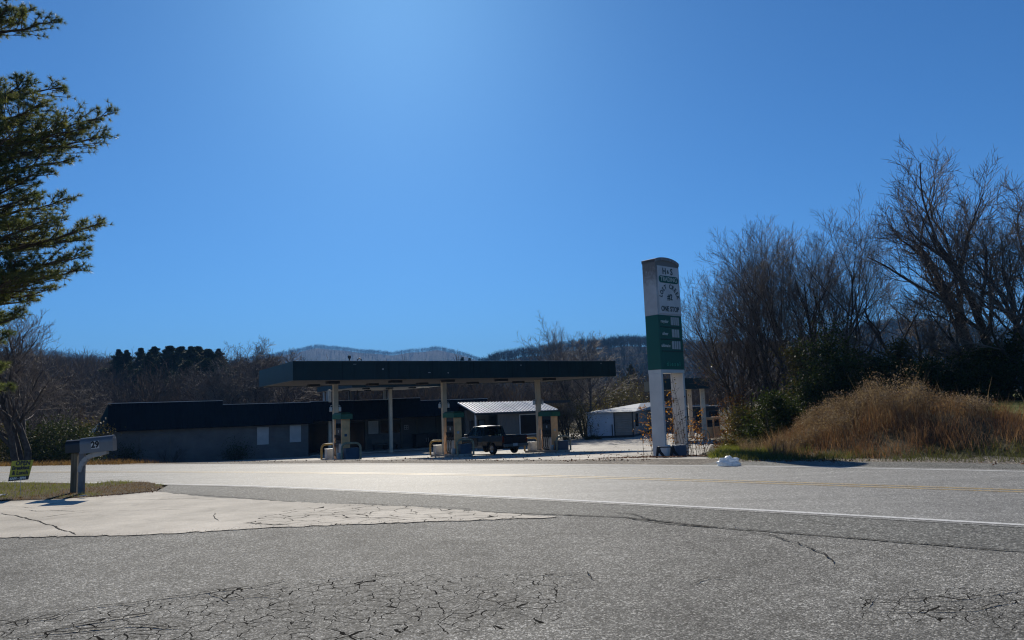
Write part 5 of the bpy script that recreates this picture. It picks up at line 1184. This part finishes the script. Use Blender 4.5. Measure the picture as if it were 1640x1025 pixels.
# ------------------------------------------------------------------ near white pine
def needles(P, D, n, L, wd, r_):
    """tufts at P (m,3) pointing D: n needles each"""
    m = len(P); P = np.repeat(P, n, 0); D = np.repeat(D, n, 0)
    d = D*r_.uniform(.25, 1.1, (m*n, 1)) + r_.normal(size=(m*n, 3))*.55; d /= np.linalg.norm(d, axis=1)[:, None]
    L_ = L*r_.uniform(.7, 1.15, (m*n, 1)); s = np.cross(d, r_.normal(size=(m*n, 3))); s /= np.linalg.norm(s, axis=1)[:, None]; s *= wd/2
    V = np.stack([P-s, P+s, P+d*L_], 1).reshape(-1, 3); return V, np.arange(m*n*3).reshape(-1, 3).astype(np.int32)
def near_pine():
    r_ = random.Random(77); YP = 18.0; tx_ = XatY(-75, YP, 3.0); base = Vector((tx_, YP, 0.0)); e = empty('white_pine', base, 'white pine reaching its needled boughs in from the left edge', 'tree')
    S0 = [(0, 0, -.2, .05, 0, 5, .24, .20), (.05, 0, 5, 0, .05, 10, .20, .14), (0, .05, 10, .05, 0, 16, .14, .03)]; S1 = []; TP = []; TD = []
    def bough(h, tip, r0=.055):
        """h attach height, tip world point"""
        a = Vector((0, 0, h)); b = tip - base; L = (b-a).length; n = max(5, int(L/.35)); dr = (b-a)
        sag = -L*.06; prev = a
        side = Vector((-dr.y, dr.x, 0)).normalized()
        for i in range(1, n+1):
            t = i/n; q = a.lerp(b, t) + Vector((r_.gauss(0, .03), r_.gauss(0, .03), r_.gauss(0, .025) + sag*4*t*(1-t)*.6)); rr = r0*(1-t*.85); S1.append((*prev, *q, r0*(1-(i-1)/n*.85), rr))
            if t > .16:
                for s in (-1, 1):
                    for rep in range(2 if t < .8 else 1):
                        l2 = (.35+.85*math.sin(min(1, t*1.1)*math.pi)**.6*(1 if t < .85 else .5))*r_.uniform(.5, 1.1)*min(1.0, L/3.2)
                        d2 = (dr.normalized()*r_.uniform(.6, 1.1) + side*s*r_.uniform(.45, 1.0) + Vector((0, 0, r_.uniform(-.12, .28)))).normalized(); p0 = prev.lerp(q, r_.random()); m_ = 4; pp = p0
                        for k in range(m_):
                            nq = pp + d2*l2/m_ + Vector((0, 0, .012)); S1.append((*pp, *nq, .012, .007))
                            for _ in range(2): 
                                d3 = (d2 + Vector((r_.gauss(0, .7), r_.gauss(0, .7), r_.gauss(.25, .35)))).normalized(); q3 = nq + d3*r_.uniform(.05, .18); S1.append((*nq, *q3, .005, .004)); TP.append(tuple(q3)); TD.append(tuple(d3))
                            pp = nq; d2 = (d2+Vector((r_.gauss(0, .12), r_.gauss(0, .12), .04))).normalized()
                        TP.append(tuple(pp)); TD.append(tuple(d2))
            prev = q
        TP.append(tuple(b)); TD.append(tuple(dr.normalized()))
    tips = [(93, 35, 0), (20, 10, -.6), (50, 18, .5), (120, 140, .2), (60, 125, -.7), (188, 182, 0), (186, 215, .5), (150, 205, -.4), (120, 235, .9), (80, 165, -1.2), (40, 200, -1.6), (125, 255, .4), (95, 275, .2),
            (122, 318, .2), (60, 312, -.9), (183, 357, 0), (150, 385, .6), (145, 405, -.5), (90, 350, -1.1), (60, 400, 1.2), (140, 430, .2), (90, 445, -.6), (45, 440, -1.3), (95, 465, .5), (45, 500, -.2), (70, 480, .9), (25, 540, .3), (10, 590, -.4), (20, 160, .9), (20, 360, .3), (15, 470, .8), (22, 625, .2)]
    for k in range(7): tips.append((r_.uniform(-10, 95), r_.uniform(120, 600), r_.uniform(-1.5, 1.5)))
    for px, py, dy in tips:
        px -= 16 if py > 60 else 4
        tip = atY(px, py, YP+dy*1.1); h = tip.z + r_.uniform(-.75, -.1)*(1 if py > 60 else 1); bough(h, tip, .06)
    for k in range(15):     # boughs to the other sides
        z = 2.0+k*.5; az = r_.uniform(1.9, 5.3) if k % 3 else r_.uniform(-1.2, 1.2)+math.pi; L = r_.uniform(2.4, 3.8)*(1 if z < 11 else .6); bough(z, base+Vector((math.cos(az)*L, math.sin(az)*L, z+r_.uniform(.1, .7))), .05)
    V, Fq = tubes_np(S0, 12); mesh_np('trunk', V, Fq, M_BARK, e, smooth=True); V, Fq = tubes_np(S1, 4); mesh_np('bough', V, Fq, M_BARK, e, smooth=True)
    V, Fq = needles(np.array(TP), np.array(TD), 25, .135, .011, np.random.default_rng(3)); mesh_np('needles', V, Fq, M_NEEDLE, e)
near_pine()
# ------------------------------------------------------------------ pines on the near hill
def far_pine(seed, H, W_):
    r_ = np.random.default_rng(seed); S = [(0, 0, -.5, 0, 0, H*.97, .22, .04)]; P = []; D = []
    z = H*.22
    while z < H*.98:
        k = (z/H-.2)/.8; wr = W_*(1-k)**.95*(.35+.65*min(1, k*3))*r_.uniform(.55, 1.25)+.08
        nb = r_.integers(4, 9)
        for j in range(nb):
            az = r_.uniform(0, 6.28); L = wr*r_.uniform(.35, 1.3); tip = np.array([math.cos(az)*L, math.sin(az)*L, z+L*r_.uniform(-.02, .3)]); b0 = np.array([0, 0, z]); S.append((*b0, *tip, .05, .02))
            for t in np.linspace(.35, 1, 6):
                q = b0+(tip-b0)*t; m_ = 12; P.append(q+r_.normal(size=(m_, 3))*np.array([.28, .28, .30])*(1.15-.5*t)*min(1.0, max(.22, wr/1.7))); D.append(np.tile((tip-b0)/L*.6+np.array([0, 0, .35]), (m_, 1)))
        z += .42*r_.uniform(.6, 1.4)
    return S, np.concatenate(P), np.concatenate(D)
protos = []
for i in range(3):
    S, P, D = far_pine(90+i, 14+i, 4.4+.5*i); V, Fq = tubes_np(S, 5); tm = mesh_np('trunk', V, Fq, M_BARK); V, Fq = needles(P, D, 6, .32, .07, np.random.default_rng(i)); nm_ = mesh_np('crown', V, Fq, M_PINEFAR); protos.append((tm.data, nm_.data, 14+i)); bpy.data.objects.remove(tm); bpy.data.objects.remove(nm_)
labs = ['leftmost pine on the wooded ridge standing alone', 'small pine right beside the leftmost ridge pine', 'pointed pine third from left on the ridge', 'pine fourth from left with a ragged top on the ridge', 'slim pine just before the dense pine group', 'big round-topped pine opening the dense ridge group', 'broad dark pine in the middle of the ridge group', 'pine right of the middle of the ridge group', 'tall pine in the right half of the ridge group', 'lower pine toward the right of the ridge group', 'last dark pine at the right end of the ridge group', 'low front pine below the dense ridge group', 'low front pine under the right end of the group']
for i, (px, py, Y, s) in enumerate(((191, 558, 205, .9), (203, 561, 208, .75), (226, 555, 205, .95), (247, 553, 202, 1.0), (239, 564, 190, .8), (272, 551, 200, 1.15), (290, 553, 205, 1.15), (306, 555, 198, 1.1), (318, 552, 204, 1.1), (335, 557, 200, .95), (350, 559, 206, .9), (300, 575, 180, .8), (330, 572, 184, .85))):
    Y = Y*.76; tip = atY(px, py-1, Y); a, b, H = protos[i % 3]; e = empty('ridge_pine', Vector((tip.x, Y, tip.z-H*s)), labs[i], 'tree', 'pines on the near ridge', rz=i*1.3)
    for nm, me in (('trunk', a), ('crown', b)): o = bpy.data.objects.new(nm, me); COL.objects.link(o); o.parent = e
    wx = s*(1.0+.18*math.sin(i*2.3))*(1.5 if i >= 5 else 1.15); e.scale = (wx, wx, s)

# ------------------------------------------------------------------ woods (one mass)
def template(seed, H, n1, n2, mode):
    r_ = random.Random(seed)
    if mode == 'near':
        s = grow(r_, H, r_.choice((1, 1, 2)), H*.010, (n1, n2, 3), up=.3, ang=(20, 50), rmin=.03, seg=3, spread=.2); return tubes_np(s[0]+s[1], 3)
    nr = np.random.default_rng(seed); V = []; F_ = []
    V += [(-.12, 0, 0), (.12, 0, 0), (0, 0, H*.8)]; F_.append((0, 1, 2))
    for j in range(n1):
        z = H*nr.uniform(.2, .75); az = nr.uniform(0, 6.28); L = H*nr.uniform(.12, .42); d = np.array([math.cos(az)*.55, math.sin(az)*.55, nr.uniform(.4, 1.3)]); d /= np.linalg.norm(d); p = np.array([0, 0, z]) + np.array([math.cos(az), math.sin(az), 0])*nr.uniform(0, H*.16); w_ = .10*H/12; b = len(V); sd = np.array([-math.sin(az), math.cos(az), 0])*w_
        if nr.random() < .5: sd = np.array([w_, 0, 0])
        V += [tuple(p-sd), tuple(p+sd), tuple(p+d*L)]; F_.append((b, b+1, b+2))
    return np.array(V), np.array(F_, np.int32)
def scatter(name, temps, pos, scl, mat, seed=0):
    r_ = np.random.default_rng(seed); VV = []; FF = []; off = 0; which = r_.integers(0, len(temps), len(pos)); az = r_.uniform(0, 6.28, len(pos))
    for k, (V, F_) in enumerate(temps):
        idx = np.where(which == k)[0]
        if not len(idx): continue
        c, s = np.cos(az[idx])[:, None], np.sin(az[idx])[:, None]; sc = scl[idx][:, None]
        X = (V[None, :, 0]*c - V[None, :, 1]*s)*sc + pos[idx, 0:1]; Y = (V[None, :, 0]*s + V[None, :, 1]*c)*sc + pos[idx, 1:2]; Z = V[None, :, 2]*sc + pos[idx, 2:3]
        VV.append(np.stack([X, Y, Z], -1).reshape(-1, 3)); FF.append((F_[None]+(np.arange(len(idx))*len(V))[:, None, None]+off).reshape(-1, F_.shape[1])); off += len(idx)*len(V)
    return props(mesh_np(name, np.concatenate(VV), np.concatenate(FF).astype(np.int32), mat), kind='stuff')
def on_hill(h, n, seed, q0=0, q1=1, t0=None, t1=None, pw=.6):
    r_ = np.random.default_rng(seed); _, hf, (a, b) = h; a = t0 if t0 is not None else a; b = t1 if t1 is not None else b
    T = r_.uniform(a, b, n); q = q0+(q1-q0)*r_.random(n)**pw; x, y, z = hf(T, q); return np.stack([x, y, z-.2], 1)
nt_ = [template(200+i, 11, 7, 5, 'near') for i in range(5)]
P = on_hill(hillA, 900, 5, .02, 1.0, pw=.8); scatter('near_woods', nt_, P, RNG.uniform(.65, 1.15, len(P)), M_TWIGW, 1)
ft = [template(300+i, 13, 46, 0, 'far') for i in range(6)]
P = on_hill(hillA, 1500, 6, .2, 1.0, pw=.6); scatter('near_woods', ft, P, RNG.uniform(.5, .9, len(P)), M_TWIGW, 2)
P = on_hill(hillB, 7000, 7, .05, 1.02, pw=.8); scatter('hill_woods', ft, P, RNG.uniform(.7, 1.1, len(P)), M_TWIGF, 3)
ft2 = [template(400+i, 13, 14, 0, 'far') for i in range(5)]
P = on_hill(hillC, 9000, 8, .35, 1.02, pw=.55); scatter('ridge_woods', ft2, P, RNG.uniform(1.0, 1.5, len(P)), M_TWIGF, 4)
P = on_hill(hillD, 5000, 9, .4, 1.02, pw=.6); scatter('ridge_woods', ft2, P, RNG.uniform(.9, 1.3, len(P)), M_TWIGF, 5)
# valley woods seen under and beside the canopy
r_ = np.random.default_rng(12); n = 700; Y = r_.uniform(120, 300, n); T_ = r_.uniform(-.32, .62, n); P = np.stack([T_*Y, Y, np.full(n, -2.2)], 1); scatter('valley_woods', nt_, P, r_.uniform(.55, 1.0, n), M_TWIGW, 6)
n = 900; Y = r_.uniform(105, 300, n); T_ = r_.uniform(-.32, .62, n); P = np.stack([T_*Y, Y, np.full(n, -2.2)], 1); scatter('valley_woods', ft, P, r_.uniform(.4, .75, n), M_TWIGW, 7)
# brush on the lower slope behind the store
n = 600; Y = r_.uniform(75, 115, n); T_ = r_.uniform(-.75, -.22, n); P = np.stack([T_*Y, Y, np.full(n, -2.6)], 1); scatter('valley_woods', ft, P, r_.uniform(.25, .5, n), M_TWIGW, 8)
# mid-distance pines in the valley
vl = ['small dark pine seen under the canopy left of the annex roof', 'dark pine seen under the canopy above the annex roof', 'dark pine behind the valley trees right of the canopy', 'pine crowning the tree line above the canopy middle', 'second pine crowning the tree line above the canopy middle']
for i, (px, py, Y, s) in enumerate(((700, 626, 160, .55), (775, 615, 150, .65), (1010, 582, 190, .9), (740, 570, 330, 1.5), (752, 573, 335, 1.35))):
    tip = atY(px, py, Y); a, b, H = protos[i % 3]; e = empty('valley_pine', Vector((tip.x, Y, tip.z-H*s)), vl[i], 'tree', 'pines in the valley', rz=i*.9)
    for nm, me in (('trunk', a), ('crown', b)): o = bpy.data.objects.new(nm, me); COL.objects.link(o); o.parent = e
    e.scale = (s, s, s)

# ------------------------------------------------------------------ grasses
def pts_in(n, x0, x1, y0, y1, test):
    x = RNG.uniform(x0, x1, n); y = RNG.uniform(y0, y1, n); m = test(x, y); return x[m], y[m]
def inpoly(x, y, P):
    c = np.zeros(len(x), bool); j = len(P)-1
    for i in range(len(P)):
        xi, yi, xj, yj = P[i][0], P[i][1], P[j][0], P[j][1]; c ^= ((yi > y) != (yj > y)) & (x < (xj-xi)*(y-yi)/(yj-yi+1e-12)+xi); j = i
    return c
def vnoise(x, y, s, seed=0):
    r_ = np.random.default_rng(seed); a = r_.uniform(0, 6.28, 8); b = r_.uniform(.5, 1.6, 8); f = 0
    for i in range(8): f = f + np.sin((x*math.cos(a[i]*3)+y*math.sin(a[i]*3))*s*b[i]*1.7+a[i])
    return f/8*1.6+.5
# mailbox border: green on the left, dead brown to the right
x, y = pts_in(90000, -26, -6, 12, 24, lambda x, y: inpoly(x, y, [(p[0], p[1]) for p in gbp]))
zz = g(x, y)+.02; b_ = np.stack([x, y, zz], 1); mixv = vnoise(x, y, 1.5, 1) - (x+10.6)*.22 - (y < 14.35+(-(x+9)*.16))*.9; gm = mixv > .25
V, Fq = blades_np(b_[gm], RNG.uniform(.03, .085, gm.sum()), .6, RNG.uniform(.004, .008, gm.sum())); props(mesh_np('green_grass', V, Fq, M_GRASS), kind='stuff')
V, Fq = blades_np(b_[~gm], RNG.uniform(.02, .07, (~gm).sum()), .9, RNG.uniform(.004, .008, (~gm).sum())); props(mesh_np('dead_grass', V, Fq, M_DRYG), kind='stuff')
# bank
def lf(y): return 6.6+(y-20)*0.30
def bank(x, y): s = sperp(x, y); return (s > 8.4) & (x > lf(y)-1.2)
x, y = pts_in(420000, 4, 34, 4, 46, lambda x, y: bank(x, y) & (sperp(x, y) < 24)); s = sperp(x, y); z = g(x, y)
d = vnoise(x, y, .9, 3); lft = x-lf(y)
# lawn behind and green foot
m = ((s > np.where(lft > 4.4, 13.4, 15.5)) | ((s < 11.0) & (s > 8.5) & (d > .15) & (s < 9.6+.9*d)) | (lft < .8)) & (RNG.random(len(x)) < .8)
m2 = m & ((s < 24)); V, Fq = blades_np(np.stack([x, y, z-.03], 1)[m2], RNG.uniform(.08, .26, m2.sum())*np.where(s[m2] > 13, .45, 1), .6, RNG.uniform(.010, .018, m2.sum())); props(mesh_np('green_grass', V, Fq, M_GRASSD), kind='stuff')
# broomsedge: most of the slope, shorter and redder to the right
pt = vnoise(x, y, 2.2, 31)
m = (s > 9.2+.5*d) & (s < np.where(lft < 5.2, 14.5, 13.4)) & (lft > .2) & (RNG.random(len(x)) < np.clip(pt*1.2, .5, .9))
h = RNG.uniform(.25, .62, m.sum())*np.clip(.5+(s[m]-9)*.25, .35, 1.0)*(.55+.8*pt[m])*np.where(lft[m] > 5.2, .75, 1); V, Fq = blades_np(np.stack([x, y, z-.03], 1)[m], h, .45, RNG.uniform(.008, .014, m.sum())); props(mesh_np('broomsedge', V, Fq, M_BROOM), kind='stuff')
# taller pale weeds along the crest
cm_ = (s > 11.3) & (s < 15.2) & (lft > .6) & (lft < 4.9+1.2*d) & (RNG.random(len(x)) < np.clip(vnoise(x, y, 1.8, 41)*.75, .05, .6))
h = np.clip((1.80 - .42*sstep((lft[cm_]-4.2)/2.2) + .10*(vnoise(x, y, 2.6, 51)[cm_]-.5)*2 - z[cm_]), .2, 1.45)*RNG.uniform(.55, 1.04, cm_.sum())*np.clip((lft[cm_]-.3)/3.0, .22, 1)*(.72+.56*pt[cm_]); bb = np.stack([x, y, z-.03], 1)[cm_]
V, Fq = blades_np(bb, h, .35, RNG.uniform(.009, .015, cm_.sum())); props(mesh_np('tall_weeds', V, Fq, M_WEED), kind='stuff')
idx = RNG.integers(0, len(bb), 26000); top = bb[idx] + np.stack([RNG.normal(0, .10, 26000), RNG.normal(0, .10, 26000), h[idx]*RNG.uniform(.6, 1.05, 26000)], 1); V, Fq = leaves_np(top, np.full(len(top), .05)); props(mesh_np('seed_heads', V, Fq, M_WEED), kind='stuff')
# sparse upright stalks to the right
m = (s > 12) & (s < 16.5) & (lft > 3.5) & (RNG.random(len(x)) < .006); V, Fq = blades_np(np.stack([x, y, z], 1)[m], RNG.uniform(.5, 1.15, m.sum()), .2, RNG.uniform(.012, .02, m.sum())); props(mesh_np('dry_stalks', V, Fq, M_WEED), kind='stuff')
# scrub mixed with green at the bank end
x, y = pts_in(60000, 5, 18, 21, 46, lambda x, y: (x > lf(y)-1.6) & (x < lf(y)+1.4)); z = g(x, y); V, Fq = blades_np(np.stack([x, y, z-.02], 1), RNG.uniform(.06, .32, len(x)), .6, RNG.uniform(.010, .018, len(x))); props(mesh_np('rough_grass', V, Fq, M_GRASS), kind='stuff')
x, y = pts_in(26000, 7, 18, 24, 46, lambda x, y: (x > lf(y)-.6) & (x < lf(y)+1.6)); z = g(x, y); V, Fq = blades_np(np.stack([x, y, z-.02], 1), RNG.uniform(.2, .7, len(x)), .5, RNG.uniform(.010, .016, len(x))); props(mesh_np('rough_weeds', V, Fq, M_WEED), kind='stuff')
# rough verge left of the station beyond the road
def verge(x, y): s = sperp(x, y); return (s > 7.3) & (s < 12.5) & (x < -16+.0*y) & (y < 50)
x, y = pts_in(90000, -48, -14, 20, 50, verge); z = g(x, y); V, Fq = blades_np(np.stack([x, y, z-.02], 1), RNG.uniform(.08, .30, len(x)), .6, RNG.uniform(.015, .025, len(x))); props(mesh_np('rough_weeds', V, Fq, M_DRYG), kind='stuff')
# fallen leaves: along the far road edge, under the sign, along the border
def litter(x, y, off, size):
    z = g(x, y)+off; V, Fq = leaves_np(np.stack([x, y, z], 1), np.full(len(x), size), flatness=.35); V[:, 2] = np.maximum(V[:, 2], np.repeat(z-off+.013, 4)); props(mesh_np('fallen_leaves', V, Fq, M_LITTER), kind='stuff')
x, y = pts_in(120000, -12, 24, 2, 40, lambda x, y: (sperp(x, y) > 7.2) & (sperp(x, y) < 10.0) & (RNG.random(len(x)) < np.clip(1.2*np.exp(-((sperp(x, y)-8.35)/.4)**2)*vnoise(x, y, .8, 9)*np.where(x < 1, .35, 1), 0, 1))); litter(x, y, .03, .07)
x, y = pts_in(9000, 1.5, 8, 24, 29, lambda x, y: RNG.random(len(x)) < np.clip(1.2-np.hypot(x-5.0, y-26.3)/2.0, 0, 1)); litter(x, y, .03, .075)
x, y = pts_in(9000, -20, -7, 11, 17, lambda x, y: inpoly(x, y, [(p[0], p[1]) for p in gbp]) & ~inpoly(x, y+.55, [(p[0], p[1]) for p in gbp]) | (inpoly(x, y, [(p[0], p[1]) for p in gbp]) & (RNG.random(len(x)) < .05))); litter(x, y, .03, .05)
# grit and loose stones along the broken pavement edges
def grit(name, line, n, sp, mat, sz):
    P = [Vector(F2(*p)) for p in line]; A = []
    for _ in range(n):
        i = random.randrange(len(P)-1); q = P[i].lerp(P[i+1], random.random()); A.append((q.x+random.gauss(0, sp), q.y+random.gauss(0, sp), .022))
    A = np.array(A); V, Fq = leaves_np(A, RNG.uniform(.5, 1.4, len(A))*sz, flatness=.25); props(mesh_np(name, V, Fq, mat), kind='stuff')
M_GRIT = foliage('grit_stones', [(.10, .095, .09), (.20, .19, .175), (.34, .32, .29)], 3.0, 0, .9, .03)
grit('loose_grit', [(0, 862), (240, 857), (450, 845), (700, 836), (895, 829)], 900, .09, M_GRIT, .013)
grit('loose_grit', seam[:6], 900, .11, M_GRIT, .014); grit('loose_grit', seam[5:], 500, .08, M_GRIT, .013)
grit('loose_grit', [(0, 803), (140, 797), (250, 788)], 900, .10, M_LITTER, .03)
x, y = pts_in(500, -9, 12, 28, 44, lambda x, y: (sperp(x, y) > 10)); litter(x, y, .03, .09)
